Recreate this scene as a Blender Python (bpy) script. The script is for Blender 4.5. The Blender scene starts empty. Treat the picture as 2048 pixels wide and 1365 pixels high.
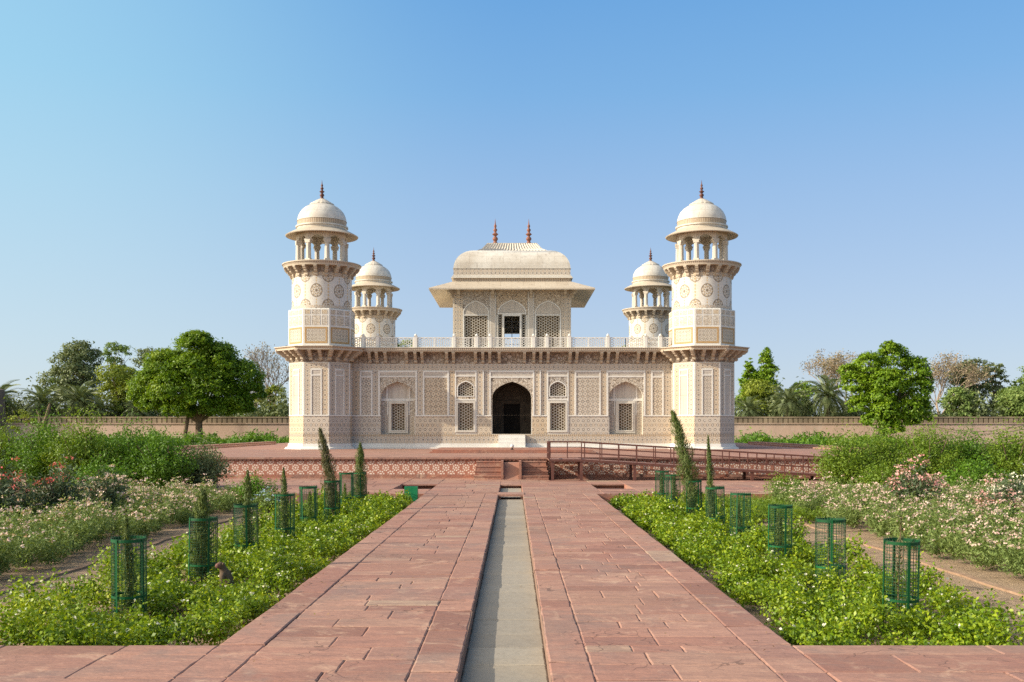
import bpy, math, random
import numpy as np
from mathutils import Vector, Matrix
from mathutils.geometry import tessellate_polygon

R = math.radians
random.seed(7)
rng = np.random.default_rng(11)
scene = bpy.context.scene
COL = scene.collection


# ------------------------------------------------------------------ shader graph helper
class V:
    """a float socket (or number) with arithmetic"""
    def __init__(s, g, k): s.g, s.k = g, k
    def __add__(s, o): return s.g.math('ADD', s, o)
    __radd__ = __add__
    def __sub__(s, o): return s.g.math('SUBTRACT', s, o)
    def __rsub__(s, o): return s.g.math('SUBTRACT', o, s)
    def __mul__(s, o): return s.g.math('MULTIPLY', s, o)
    __rmul__ = __mul__
    def __truediv__(s, o): return s.g.math('DIVIDE', s, o)
    def __lt__(s, o): return s.g.math('LESS_THAN', s, o)
    def __gt__(s, o): return s.g.math('GREATER_THAN', s, o)
    def abs(s): return s.g.math('ABSOLUTE', s)
    def sin(s): return s.g.math('SINE', s)
    def max(s, o): return s.g.math('MAXIMUM', s, o)
    def min(s, o): return s.g.math('MINIMUM', s, o)
    def pow(s, o): return s.g.math('POWER', s, o)
    def sat(s):
        v = s.g.math('ADD', s, 0.0); v.k.node.use_clamp = True; return v


class Graph:
    def __init__(s, name, rough=0.6, spec=0.3):
        s.m = bpy.data.materials.new(name); s.m.use_nodes = True
        s.nt = s.m.node_tree; s.nt.nodes.clear()
        s.out = s.nt.nodes.new('ShaderNodeOutputMaterial')
        s.b = s.nt.nodes.new('ShaderNodeBsdfPrincipled')
        s.b.inputs['Roughness'].default_value = rough
        s.b.inputs['Specular IOR Level'].default_value = spec
        s.nt.links.new(s.b.outputs[0], s.out.inputs[0])
        s.cache = {}
    def put(s, inp, val):
        if isinstance(val, V): val = val.k
        if isinstance(val, bpy.types.NodeSocket): s.nt.links.new(val, inp)
        elif isinstance(val, (tuple, list)) and len(val) == 3 and inp.type == 'RGBA': inp.default_value = (*val, 1)
        else: inp.default_value = val
    def node(s, t, ins=None, **pr):
        n = s.nt.nodes.new('ShaderNode' + t)
        for k, v in pr.items(): setattr(n, k, v)
        for k, v in (ins or {}).items(): s.put(n.inputs[k], v)
        return n
    def math(s, op, *a):
        n = s.nt.nodes.new('ShaderNodeMath'); n.operation = op
        for i, v in enumerate(a): s.put(n.inputs[i], v)
        return V(s, n.outputs[0])
    def mix(s, f, a, b, mode='MIX'):
        n = s.nt.nodes.new('ShaderNodeMix'); n.data_type = 'RGBA'; n.blend_type = mode
        s.put(n.inputs[0], f); s.put(n.inputs[6], a); s.put(n.inputs[7], b)
        return n.outputs[2]
    def obj(s):
        if 'o' not in s.cache: s.cache['o'] = s.node('TexCoord').outputs['Object']
        return s.cache['o']
    def uvvec(s):
        if 'u' not in s.cache: s.cache['u'] = s.node('TexCoord').outputs['UV']
        return s.cache['u']
    def sep(s, vec):
        n = s.node('SeparateXYZ', {0: vec}); return [V(s, o) for o in n.outputs]
    def comb(s, x, y, z=0.0):
        return s.node('CombineXYZ', {0: x, 1: y, 2: z}).outputs[0]
    def scaled(s, vec, sx, sy, sz):
        return s.node('Mapping', {0: vec, 3: (sx, sy, sz)}).outputs[0]
    def noise(s, vec, scale, detail=4, rough=0.55, dist=0.0):
        n = s.node('TexNoise', {'Vector': vec, 'Scale': scale, 'Detail': detail, 'Roughness': rough, 'Distortion': dist})
        return V(s, n.outputs['Fac'])
    def vor(s, vec, scale, feature='F1', rand=1.0):
        n = s.node('TexVoronoi', {'Vector': vec, 'Scale': scale, 'Randomness': rand}, feature=feature)
        return n
    def step(s, x, lo, hi):
        n = s.node('MapRange', {0: x, 1: lo, 2: hi, 3: 0.0, 4: 1.0}); n.clamp = True
        return V(s, n.outputs[0])
    def island(s):
        return V(s, s.node('NewGeometry').outputs['Random Per Island'])
    def ramp(s, f, stops, interp='LINEAR'):
        n = s.node('ValToRGB', {0: f}); cr = n.color_ramp; cr.interpolation = interp
        while len(cr.elements) < len(stops): cr.elements.new(0.5)
        for e, (p, c) in zip(cr.elements, stops): e.position = p; e.color = (*c, 1)
        return n.outputs[0]
    def bump(s, h, strength=0.3, dist=0.02):
        n = s.node('Bump', {'Strength': strength, 'Distance': dist, 'Height': h})
        s.nt.links.new(n.outputs[0], s.b.inputs['Normal'])
    def color(s, c): s.put(s.b.inputs['Base Color'], c); return s.m


def cell(g, x, p):
    """signed distance to the middle of a repeating cell of width p"""
    return (g.math('FRACT', x * (1.0 / p) + 0.5) - 0.5) * p


def hyp(g, a, b): return g.math('SQRT', a * a + b * b)


def between(x, c, w): return ((x - c).abs() < w)


# ------------------------------------------------------------------ materials
MARBLE = (0.625, 0.58, 0.495)
WHITE = (0.71, 0.685, 0.625)
TAN = (0.555, 0.50, 0.415)


def weather(g, col, amt=1.0):
    o = g.obj()
    n1 = g.noise(o, 0.55, 5, 0.6)
    c = g.mix(g.step(n1, 0.42, 0.72) * (0.35 * amt), col, (0.38, 0.31, 0.225))
    st = g.noise(g.scaled(o, 5.0, 5.0, 0.45), 1.0, 4, 0.6)
    c = g.mix(g.step(st, 0.55, 0.8) * (0.35 * amt), c, (0.27, 0.225, 0.175))
    n3 = g.noise(o, 9.0, 3, 0.6)
    c = g.mix(g.step(n3, 0.55, 0.75) * (0.2 * amt), c, (0.74, 0.68, 0.57))
    return c


def plain_stone(name, col, amt=1.0, rough=0.55, seams=None):
    g = Graph(name, rough, 0.35)
    c = weather(g, col, amt)
    if seams:
        u, v, _ = g.sep(g.uvvec())
        k = g.node('TexBrick', {'Vector': g.uvvec(), 'Color1': (1, 1, 1), 'Color2': (0.9, 0.88, 0.86), 'Mortar': (0.55, 0.5, 0.45), 'Scale': 1.0,
                                'Mortar Size': 0.008, 'Mortar Smooth': 0.2, 'Brick Width': seams[0], 'Row Height': seams[1]})
        c = g.mix(0.75, c, k.outputs[0], 'MULTIPLY')
    g.bump(g.noise(g.obj(), 30, 3), 0.15, 0.01)
    return g.color(c)


def inlay(name, fn, base=TAN, ink=(0.15, 0.115, 0.085), ink2=(0.46, 0.29, 0.13), amt=1.0):
    g = Graph(name, 0.5, 0.35)
    u, v, _ = g.sep(g.uvvec())
    m1, m2, m3 = fn(g, u, v)
    c = base
    if m3 is not None: c = g.mix(m3 * 0.6, c, WHITE)
    if m2 is not None: c = g.mix(m2 * 0.85, c, ink2)
    if m1 is not None:
        wear = g.step(g.noise(g.obj(), 3.0, 3), 0.3, 0.62) * 0.3 + 0.70
        c = g.mix(m1 * wear, c, ink)
    tint = g.ramp(g.island(), [(0, (.86, .87, .90)), (.35, (1.0, .99, .98)), (.7, (1.03, .98, .90)), (1, (.96, .86, .72))])
    c = g.mix(1.0, c, tint, 'MULTIPLY')
    sp = V(g, g.vor(g.uvvec(), 11.0, 'F1', 1.0).outputs['Distance'])
    c = g.mix((sp < .2) * .42, c, ink)
    g.bump(g.noise(g.obj(), 30, 3), 0.12, 0.01)
    return g.color(weather(g, c, amt))


def f_star(p):
    def fn(g, u, v):
        a, b = cell(g, u, p), cell(g, v, p)
        a2, b2 = cell(g, u + p / 2, p), cell(g, v + p / 2, p)
        r1, r2 = hyp(g, a, b), hyp(g, a2, b2)
        dia = ((a.abs() + b.abs()) - 0.42 * p).abs() < 0.045 * p
        line = (a.abs().min(b.abs())) < 0.022 * p
        m1 = between(r1, 0.2 * p, 0.045 * p).max(r2 < 0.13 * p).max(dia).max(line * (r1 > 0.22 * p))
        m2 = (r1 < 0.1 * p).max(between(r2, 0.24 * p, 0.03 * p))
        m3 = (r1 < 0.155 * p).max(between(r2, 0.18 * p, 0.03 * p))
        return m1, m2, m3
    return fn


def f_rings(p, size=0.21):
    def fn(g, u, v):
        # rings staggered on a hexagonal plan, thin tracery of linking lines
        q = p * 1.732
        a, b = cell(g, u, p), cell(g, v, q)
        a2, b2 = cell(g, u + p / 2, p), cell(g, v + q / 2, q)
        r1, r2 = hyp(g, a, b), hyp(g, a2, b2)
        r = r1.min(r2)
        ring = between(r, size * p, 0.055 * p)
        ln = ((a * 0.5 + b * 0.866).abs() < 0.028 * p).max((a * 0.5 - b * 0.866).abs() < 0.028 * p).max(b.abs() < 0.024 * p)
        n = g.noise(g.uvvec(), 1.3, 2)
        some = n > 0.40
        return ring * (some * 0.7 + 0.3), ln * (r > 0.28 * p), (r < (size - 0.07) * p)
    return fn


def f_flower(p):
    def fn(g, u, v):
        a, b = cell(g, u, p), cell(g, v, p)
        a2, b2 = cell(g, u + p / 2, p), cell(g, v + p / 2, p)
        r1 = hyp(g, a, b)
        th = g.math('ARCTAN2', b, a)
        pet = (r1 < ((th * 5.0).sin() * 0.09 + 0.17) * p)
        r2 = hyp(g, a2, b2)
        s1 = hyp(g, a, b2)
        s2 = hyp(g, a2, b)
        return pet.max(s1 < 0.075 * p).max(s2 < 0.06 * p), between(r2, 0.25 * p, 0.05 * p), (r1 < 0.09 * p).max(r2 < 0.1 * p)
    return fn


def f_arab(k, lw=0.07):
    def fn(g, u, v):
        d = g.node('TexNoise', {'Vector': g.uvvec(), 'Scale': 3.2, 'Detail': 1.0})
        off = g.node('VectorMath', {0: d.outputs['Color'], 1: (0.5, 0.5, 0.5)}, operation='SUBTRACT')
        sc = g.node('VectorMath', {0: off.outputs[0], 1: (0.35, 0.35, 0)}, operation='MULTIPLY')
        vec = g.node('VectorMath', {0: g.uvvec(), 1: sc.outputs[0]}, operation='ADD').outputs[0]
        e = V(g, g.vor(vec, k, 'DISTANCE_TO_EDGE', 0.9).outputs['Distance'])
        f = V(g, g.vor(vec, k, 'F1', 0.9).outputs['Distance'])
        f2 = V(g, g.vor(vec, k * 2.1, 'F1', 1.0).outputs['Distance'])
        return (e < lw).max(f < 0.16), (f2 < 0.24), between(f, 0.3, 0.06)
    return fn


def f_medal(P, H):
    """staggered round medallions on a plain white drum; v runs 0..H"""
    def fn(g, u, v):
        def med(a, b, rx, ry):
            x, y = a * (1 / rx), b * (1 / ry)
            r = hyp(g, x, y)
            th = g.math('ARCTAN2', y, x)
            edge = between(r, 0.95, 0.07)
            star = (((th * 8.0).sin() * 0.22 + 0.62) - r).abs() < 0.09
            core = r < 0.22
            pet = ((th * 6.0).sin() * (r * 9.0).sin()).abs() > 0.45
            ins = r < 0.95
            return edge.max(star).max(core), pet * ins * (r > 0.2), r
        a, b = cell(g, u, P), v - H / 2
        a2 = cell(g, u + P / 2, P)
        m, mm, r = med(a, b, 0.255 * P, 0.285 * P)
        t1, tt1, _ = med(a2, v - H * 1.0, 0.25 * P, 0.26 * P)
        t2, tt2, _ = med(a2, v, 0.25 * P, 0.26 * P)
        stem = ((a2.abs() < 0.035 * P) * ((cell(g, v, 0.16).abs()) < 0.055)).max((a.abs() < 0.03 * P) * (cell(g, v, 0.13).abs() < 0.04) * (r > 1.05))
        return m.max(t1).max(t2), mm.max(tt1).max(tt2).max(stem), None
    return fn


def f_dent(p):
    def fn(g, u, v):
        return (cell(g, u, p).abs() < p * 0.17), None, None
    return fn


MAT = {}
MAT['marble'] = plain_stone('weathered marble', MARBLE, 1.0)
MAT['white'] = plain_stone('white marble', WHITE, 0.7)
MAT['tan'] = plain_stone('tan marble', TAN, 1.0)
MAT['dome'] = plain_stone('dome marble', (0.655, 0.62, 0.545), 2.1, 0.5, (0.95, 0.42))
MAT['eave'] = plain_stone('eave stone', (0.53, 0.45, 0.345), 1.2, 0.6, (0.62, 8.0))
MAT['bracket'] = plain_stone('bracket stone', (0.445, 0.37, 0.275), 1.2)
MAT['star'] = inlay('star inlay', f_star(0.25), (0.60, 0.55, 0.465))
MAT['starf'] = inlay('fine star inlay', f_star(0.18), (0.60, 0.55, 0.465))
MAT['rings'] = inlay('ring inlay', f_rings(0.25), (0.555, 0.49, 0.40))
MAT['flower'] = inlay('flower border inlay', f_flower(0.23), (0.575, 0.515, 0.425), (0.14, 0.105, 0.075))
MAT['arab'] = inlay('arabesque inlay', f_arab(8.0, .06), (0.565, 0.505, 0.415), (0.14, 0.105, 0.075))
MAT['arab_shade'] = inlay('brown arabesque darkened for cornice shade', f_arab(6.0), (0.37, 0.30, 0.22), (0.12, 0.08, 0.05))  # brown ground darkened further to carry the shade between the brackets
MAT['arabw'] = inlay('pale arabesque inlay', f_arab(6.5, 0.05), (0.61, 0.555, 0.46), (0.25, 0.19, 0.135))
MAT['medal'] = inlay('medallion inlay', f_medal(1.143, 1.42), (0.675, 0.64, 0.565), (0.20, 0.155, 0.11), (0.60, 0.42, 0.20), 0.6)
MAT['dent'] = inlay('dentil course', f_dent(0.10), (0.50, 0.42, 0.32), (0.2, 0.15, 0.11))
MAT['ochre'] = plain_stone('ochre stone', (0.42, 0.25, 0.09), 0.8)
MAT['niche'] = plain_stone('grey pink slab', (0.54, 0.49, 0.42), 1.2, 0.5, (0.35, 3.0))


def red_stone(name, stops, joints=False, big=(0.9, 0.5)):
    g = Graph(name, 0.75, 0.2)
    o = g.obj()
    if joints:
        k = g.node('TexBrick', {'Vector': o, 'Color1': (0.1, 0.1, 0.1), 'Color2': (0.9, 0.9, 0.9), 'Mortar': (0.5, 0.5, 0.5), 'Scale': 1.0,
                                'Mortar Size': 0.008, 'Brick Width': big[0], 'Row Height': big[1], 'Bias': 0.0})
        f = V(g, g.node('SeparateColor', {0: k.outputs[0]}).outputs[0])
        f = f * 0.6 + g.noise(o, 0.35, 2) * 0.4
        mort = V(g, k.outputs['Fac'])
    else:
        f = g.island()
    c = g.ramp(f, stops)
    n = g.noise(g.scaled(o, 1.2, 5.0, 5.0), 1.6, 6, 0.65)
    c = g.mix(g.step(n, 0.42, 0.66) * 0.6, c, (0.235, 0.13, 0.105))
    ns = g.noise(g.scaled(o, 2.5, 22.0, 5.0), 1.0, 5, 0.7)
    c = g.mix(g.step(ns, 0.52, 0.68) * 0.4, c, (0.20, 0.115, 0.095))
    n2 = g.noise(o, 0.9, 6, 0.7, 0.6)
    c = g.mix(g.step(n2, 0.51, 0.64) * 0.6, c, (0.23, 0.165, 0.14))
    nb = g.noise(o, 0.28, 4, 0.6)
    c = g.mix(g.step(nb, 0.46, 0.62) * 0.4, c, (0.31, 0.19, 0.135))
    n3 = g.noise(o, 2.3, 5, 0.7, 1.0)
    c = g.mix(g.step(n3, 0.56, 0.70) * 0.55, c, (0.58, 0.39, 0.27))
    n4 = g.noise(o, 40, 3, 0.7)
    c = g.mix(g.step(n4, 0.35, 0.7) * 0.14, c, (0.22, 0.12, 0.10))
    cr = V(g, g.vor(g.node('VectorMath', {0: o, 1: g.node('TexNoise', {'Vector': o, 'Scale': 2.5}).outputs['Color']}, operation='ADD').outputs[0], 1.1, 'DISTANCE_TO_EDGE').outputs['Distance'])
    crack = (cr < 0.008) * g.step(g.noise(o, 0.7, 2), 0.50, 0.56)
    c = g.mix(crack * 0.6, c, (0.10, 0.06, 0.05))
    if joints: c = g.mix(mort * 0.7, c, (0.17, 0.10, 0.085))
    h = g.noise(g.scaled(o, 1, 3, 1), 6, 3, 0.6)
    g.bump(h - crack * 0.6, 0.5, 0.03)
    return g.color(c)


PINKS = [(0.0, (0.252, 0.125, 0.091)), (0.14, (0.333, 0.165, 0.122)), (0.30, (0.405, 0.218, 0.157)), (0.48, (0.351, 0.178, 0.131)), (0.64, (0.432, 0.245, 0.178)), (0.78, (0.306, 0.165, 0.131)), (0.88, (0.396, 0.227, 0.165)), (0.975, (0.405, 0.236, 0.170)), (0.98, (0.396, 0.276, 0.196)), (1.0, (0.423, 0.307, 0.213))]
REDS = [(0.0, (0.30, 0.115, 0.075)), (0.5, (0.37, 0.155, 0.10)), (1.0, (0.43, 0.20, 0.13))]
MAT['paver'] = red_stone('pink sandstone paver', PINKS)
MAT['paving'] = red_stone('pink sandstone paving', PINKS, True, (1.3, 0.62))
MAT['red'] = red_stone('red sandstone', REDS, True, (1.5, 0.4))
MAT['redstep'] = red_stone('red sandstone block', REDS)


def mat_mortar():
    g = Graph('dark mortar', 0.9, 0.1)
    return g.color(g.mix(g.noise(g.obj(), 12), (0.17, 0.105, 0.08), (0.30, 0.20, 0.15)))
MAT['mortar'] = mat_mortar()


def mat_channel():
    g = Graph('grey channel stone', 0.75, 0.2)
    o = g.obj()
    c = g.ramp(g.island(), [(0, (0.26, 0.228, 0.185)), (0.5, (0.305, 0.268, 0.215)), (1, (0.35, 0.31, 0.25))])
    n = g.noise(g.scaled(o, 2, 6, 2), 1.8, 6, 0.7)
    c = g.mix(g.step(n, 0.5, 0.75) * 0.5, c, (0.24, 0.20, 0.15))
    c = g.mix(g.step(g.noise(o, 1.2, 4), 0.5, 0.7) * 0.5, c, (0.38, 0.31, 0.22))
    c = g.mix(g.step(g.noise(o, 7, 6, .75, 1.0), 0.52, 0.68) * 0.4, c, (0.20, 0.165, 0.12))
    g.bump(g.noise(o, 14, 5), 0.35, 0.015)
    return g.color(c)
MAT['channel'] = mat_channel()


def mat_lattice_inlay():
    """white stars, dots and half rosettes let into red stone"""
    g = Graph('white inlay in red sandstone', 0.6, 0.3)
    u, v, _ = g.sep(g.uvvec())
    p, h, H = 0.345, 0.1725, 0.2235
    a, b = cell(g, u, p), v                       # half rosettes on the edges of the band ...
    e = g.math('MINIMUM', hyp(g, a, b - H), hyp(g, a, b + H))
    a2 = cell(g, u + h, p)
    r = hyp(g, a2, b)                             # ... full rosettes along the middle between them
    th = g.math('ARCTAN2', b, a2)
    pet = between(r, 0.092, 0.027) * ((th * 8.0).sin() > -0.45)
    core_w = r < 0.034
    the = g.math('ARCTAN2', g.math('MINIMUM', (b - H).abs(), (b + H).abs()), a)
    rose = (e < 0.050).max(between(e, 0.105, 0.024) * ((the * 8.0).sin() > -0.5))
    s1, s2 = cell(g, u + h / 2, h), cell(g, b + 0.056, 0.112)
    dots = (s1.abs() + s2.abs()) < 0.040
    w = pet.max(core_w).max(rose).max(dots * (e > 0.138) * (r > 0.128))
    n = g.noise(g.obj(), 1.2, 4)
    red = g.mix(n, (0.33, 0.125, 0.08), (0.42, 0.19, 0.125))
    wh = g.mix(g.noise(g.obj(), 4.0, 3), (0.74, 0.64, 0.53), (0.66, 0.54, 0.43))
    g.bump(w * 0.3 + g.noise(g.obj(), 20, 3) * 0.2, 0.3, 0.01)
    return g.color(g.mix(w, red, wh))
MAT['inlay'] = mat_lattice_inlay()


def mat_soil():
    g = Graph('dry garden soil', 0.95, 0.1)
    o = g.obj()
    n = g.noise(o, 0.25, 5, 0.6)
    c = g.mix(n, (0.35, 0.245, 0.155), (0.41, 0.30, 0.20))
    c = g.mix(g.step(g.noise(o, 5, 6, 0.7), 0.45, 0.7) * 0.6, c, (0.17, 0.115, 0.075))
    c = g.mix(g.step(g.noise(o, 23, 4, 0.7), 0.55, 0.7) * 0.5, c, (0.46, 0.35, 0.24))
    far = g.step(g.sep(o)[1], 36.0, 60.0)
    gr = g.mix(g.noise(o, 1.4, 5), (0.07, 0.11, 0.025), (0.16, 0.17, 0.06))
    c = g.mix(far * g.step(g.noise(o, 0.12, 4), 0.30, 0.5), c, gr)
    g.bump(g.noise(o, 16, 6, 0.75), 0.9, 0.05)
    return g.color(c)
MAT['soil'] = mat_soil()


def mat_plaster():
    g = Graph('faded pink lime plaster', 0.9, 0.1)
    o = g.obj()
    c = g.mix(g.noise(o, 0.18, 4), (0.54, 0.365, 0.275), (0.61, 0.44, 0.35))
    c = g.mix(g.step(g.noise(g.scaled(o, 0.6, 0.6, 0.12), 1.0, 5, 0.65), 0.5, 0.72) * 0.6, c, (0.33, 0.235, 0.185))
    c = g.mix(g.step(g.noise(o, 0.5, 5, 0.7), 0.54, 0.7) * 0.5, c, (0.60, 0.50, 0.42))
    g.bump(g.noise(o, 3, 4), 0.3, 0.05)
    return g.color(c)
MAT['plaster'] = mat_plaster()


def simple(name, c1, c2, scale=4.0, rough=0.8, spec=0.2, metal=0.0, bump=0.0):
    g = Graph(name, rough, spec)
    g.b.inputs['Metallic'].default_value = metal
    n = g.noise(g.obj(), scale, 5, 0.65)
    if bump: g.bump(g.noise(g.obj(), scale * 3, 4), bump, 0.02)
    return g.color(g.mix(g.step(n, 0.3, 0.7), c1, c2))


MAT['coping'] = simple('mossy grey coping stone', (0.15, 0.115, 0.08), (0.40, 0.30, 0.20), 0.25, 0.9, 0.1, 0, 0.3)
MAT['brick'] = simple('dark old brick', (0.17, 0.12, 0.10), (0.28, 0.20, 0.165), 1.2, 0.9, 0.1, 0, 0.4)
MAT['bark'] = simple('rough brown bark', (0.10, 0.07, 0.045), (0.22, 0.16, 0.11), 3.0, 0.95, 0.1, 0, 0.6)
MAT['palebark'] = simple('pale grey bark', (0.30, 0.23, 0.17), (0.46, 0.36, 0.27), 1.0, 0.95, 0.1, 0, 0.4)
MAT['stem'] = simple('sapling bark', (0.13, 0.085, 0.05), (0.22, 0.15, 0.09), 20.0, 0.95, 0.1)
MAT['rust'] = simple('brown painted steel', (0.085, 0.032, 0.024), (0.15, 0.06, 0.042), 6.0, 0.5, 0.4)
MAT['deck'] = simple('red brown ramp deck', (0.24, 0.12, 0.09), (0.32, 0.18, 0.14), 3.0, 0.7, 0.3)
MAT['green'] = simple('green painted iron', (0.004, 0.075, 0.036), (0.008, 0.115, 0.055), 8.0, 0.4, 0.45)
def mat_guard(name, c1, c2):
    g = Graph(name, .5, .22)
    r = V(g, g.node('ObjectInfo').outputs['Random'])
    n = g.noise(g.obj(), 9.0, 5, .7)
    c = g.mix(r, c1, c2)
    c = g.mix(g.step(n, .48, .7) * .4, c, (0.03, 0.06, 0.045))
    c = g.mix(g.step(g.noise(g.obj(), 21.0, 4, .7), .60, .70) * .7, c, (0.10, 0.055, 0.03))
    return g.color(c)
MAT['green'] = mat_guard('weathered green painted iron', (0.003, 0.060, 0.016), (0.008, 0.105, 0.032))
MAT['wire'] = simple('green coated wire', (0.006, 0.05, 0.018), (0.016, 0.078, 0.03), 12.0, 0.45, 0.45)
MAT['bin'] = simple('bright green painted sheet', (0.005, 0.17, 0.06), (0.012, 0.22, 0.085), 3.0, 0.45, 0.4)
MAT['backing'] = simple('brown backing added behind the screens', (0.24, 0.175, 0.10), (0.38, 0.285, 0.17), 3.0, 0.8, 0.1)  # added sheet; its brown stands in for a lit interior behind the holes
MAT['kerb'] = simple('earthy brick kerb', (0.24, 0.155, 0.10), (0.40, 0.27, 0.18), 5.0, 0.95, 0.1, 0, 0.4)
MAT['dark'] = simple('inner stone darkened for porch shade', (0.05, 0.038, 0.028), (0.11, 0.085, 0.06), 3.0, 0.8, 0.1)  # shade inside the porch is put into this stone colour
MAT['black'] = simple('near black for the unlit door and the eyes', (0.012, 0.010, 0.008), (0.025, 0.02, 0.016), 3.0, 0.8, 0.1)  # darkness of the inner opening painted as near black; eyes use it too
MAT['finial'] = simple('red brown finial', (0.08, 0.032, 0.024), (0.17, 0.07, 0.05), 6.0, 0.5, 0.4)
MAT['copper'] = simple('red sandstone finial', (0.19, 0.075, 0.048), (0.29, 0.125, 0.08), 6.0, 0.6, 0.3)
MAT['bars'] = simple('black iron bars', (0.02, 0.018, 0.016), (0.04, 0.035, 0.03), 3.0, 0.6, 0.3)


def leaf(name, stops, trans=0.35, rough=0.5, clump=0.5, cscale=0.6):
    g = Graph(name, rough, 0.35)
    f = g.island() * (1 - clump) + g.step(g.noise(g.obj(), cscale, 3), 0.3, 0.7) * clump
    c = g.ramp(f, stops)
    g.color(c)
    t = g.node('BsdfTranslucent', {0: g.mix(1.0, c, (1.25, 1.2, 0.5), 'MULTIPLY')})
    mx = g.node('MixShader', {0: trans})
    g.nt.links.new(g.b.outputs[0], mx.inputs[1]); g.nt.links.new(t.outputs[0], mx.inputs[2])
    g.nt.links.new(mx.outputs[0], g.out.inputs[0])
    return g.m


MAT['litter'] = leaf('dry fallen leaves', [(0, (0.16, 0.09, 0.04)), (.6, (0.30, 0.19, 0.08)), (1, (0.24, 0.24, 0.07))], .1, .8, .1)
MAT['jasmine'] = leaf('jasmine leaves', [(0, (0.045, 0.10, 0.006)), (0.4, (0.145, 0.24, 0.009)), (0.75, (0.285, 0.37, 0.013)), (1, (0.46, 0.49, 0.04))], 0.3, 0.42, 0.4, 1.6)
MAT['lantana'] = leaf('dusty shrub leaves', [(0, (0.09, 0.14, 0.035)), (0.5, (0.16, 0.225, 0.055)), (0.85, (0.23, 0.29, 0.08)), (1, (0.28, 0.27, 0.10))], 0.25, 0.6, 0.35, 1.2)
MAT['hedge'] = leaf('dark hedge leaves', [(0, (0.055, 0.125, 0.010)), (0.5, (0.10, 0.215, 0.012)), (1, (0.19, 0.31, 0.022))], 0.3, 0.5, 0.4, 1.0)
MAT['hedge2'] = leaf('bright hedge leaves', [(0, (0.08, 0.155, 0.012)), (0.5, (0.15, 0.24, 0.018)), (1, (0.25, 0.32, 0.03))], 0.32, 0.5, 0.4, 1.0)
MAT['oleander'] = leaf('grey green leaves', [(0, (0.05, 0.085, 0.04)), (0.5, (0.085, 0.125, 0.06)), (1, (0.14, 0.18, 0.09))], 0.22, 0.5, 0.3, 1.0)
MAT['ficus'] = leaf('ficus leaves', [(0, (0.06, 0.13, 0.006)), (0.5, (0.135, 0.235, 0.008)), (1, (0.28, 0.35, 0.014))], 0.35, 0.5, 0.55, 0.35)
MAT['bright'] = leaf('bright neem leaves', [(0, (0.08, 0.17, 0.008)), (0.5, (0.16, 0.275, 0.010)), (1, (0.28, 0.38, 0.02))], 0.3, 0.5, 0.45, 0.4)
MAT['olive'] = leaf('dull olive leaves', [(0, (0.10, 0.135, 0.055)), (0.5, (0.165, 0.205, 0.085)), (1, (0.25, 0.27, 0.12))], 0.22, 0.6, 0.4, 0.3)
MAT['light'] = leaf('light green leaves', [(0, (0.11, 0.18, 0.045)), (0.5, (0.18, 0.265, 0.065)), (1, (0.27, 0.33, 0.09))], 0.3, 0.6, 0.4, 0.3)
MAT['yellow'] = leaf('yellow green leaves', [(0, (0.13, 0.18, 0.02)), (0.5, (0.23, 0.285, 0.03)), (1, (0.33, 0.36, 0.045))], 0.3, 0.6, 0.4, 0.3)
MAT['palm'] = leaf('palm fronds', [(0, (0.08, 0.11, 0.045)), (0.5, (0.145, 0.185, 0.075)), (0.9, (0.21, 0.245, 0.11)), (1, (0.32, 0.27, 0.15))], 0.2, 0.5, 0.2, 0.5)
MAT['dry'] = leaf('dry pinkish leaves', [(0, (0.22, 0.16, 0.10)), (0.5, (0.32, 0.24, 0.16)), (1, (0.25, 0.25, 0.11))], 0.2, 0.8, 0.3, 0.5)
MAT['cypress'] = leaf('cypress sprays', [(0, (0.05, 0.085, 0.02)), (0.5, (0.10, 0.145, 0.03)), (1, (0.18, 0.205, 0.05))], 0.22, 0.6, 0.3, 4.0)
MAT['brownc'] = leaf('browning cypress sprays', [(0, (0.045, 0.055, 0.02)), (0.5, (0.10, 0.10, 0.035)), (1, (0.18, 0.15, 0.06))], 0.2, 0.6, 0.3, 4.0)
MAT['fpink'] = leaf('pale pink blossom', [(0, (0.62, 0.40, 0.36)), (0.5, (0.70, 0.52, 0.45)), (1, (0.74, 0.60, 0.49))], 0.2, 0.7, 0.2)
MAT['fred'] = leaf('coral red blossom', [(0, (0.58, 0.09, 0.09)), (0.6, (0.66, 0.18, 0.16)), (1, (0.70, 0.36, 0.30))], 0.2, 0.7, 0.2)
MAT['frose'] = leaf('rose pink blossom', [(0, (0.70, 0.30, 0.30)), (0.6, (0.74, 0.42, 0.38)), (1, (0.78, 0.60, 0.50))], 0.2, 0.7, 0.2)
MAT['fwhite'] = leaf('white blossom', [(0, (0.72, 0.70, 0.52)), (1, (0.82, 0.80, 0.68))], 0.2, 0.7, 0.2)
MAT['fblue'] = leaf('pale blue blossom', [(0, (0.30, 0.42, 0.55)), (1, (0.45, 0.55, 0.62))], 0.2, 0.7, 0.2)


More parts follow.
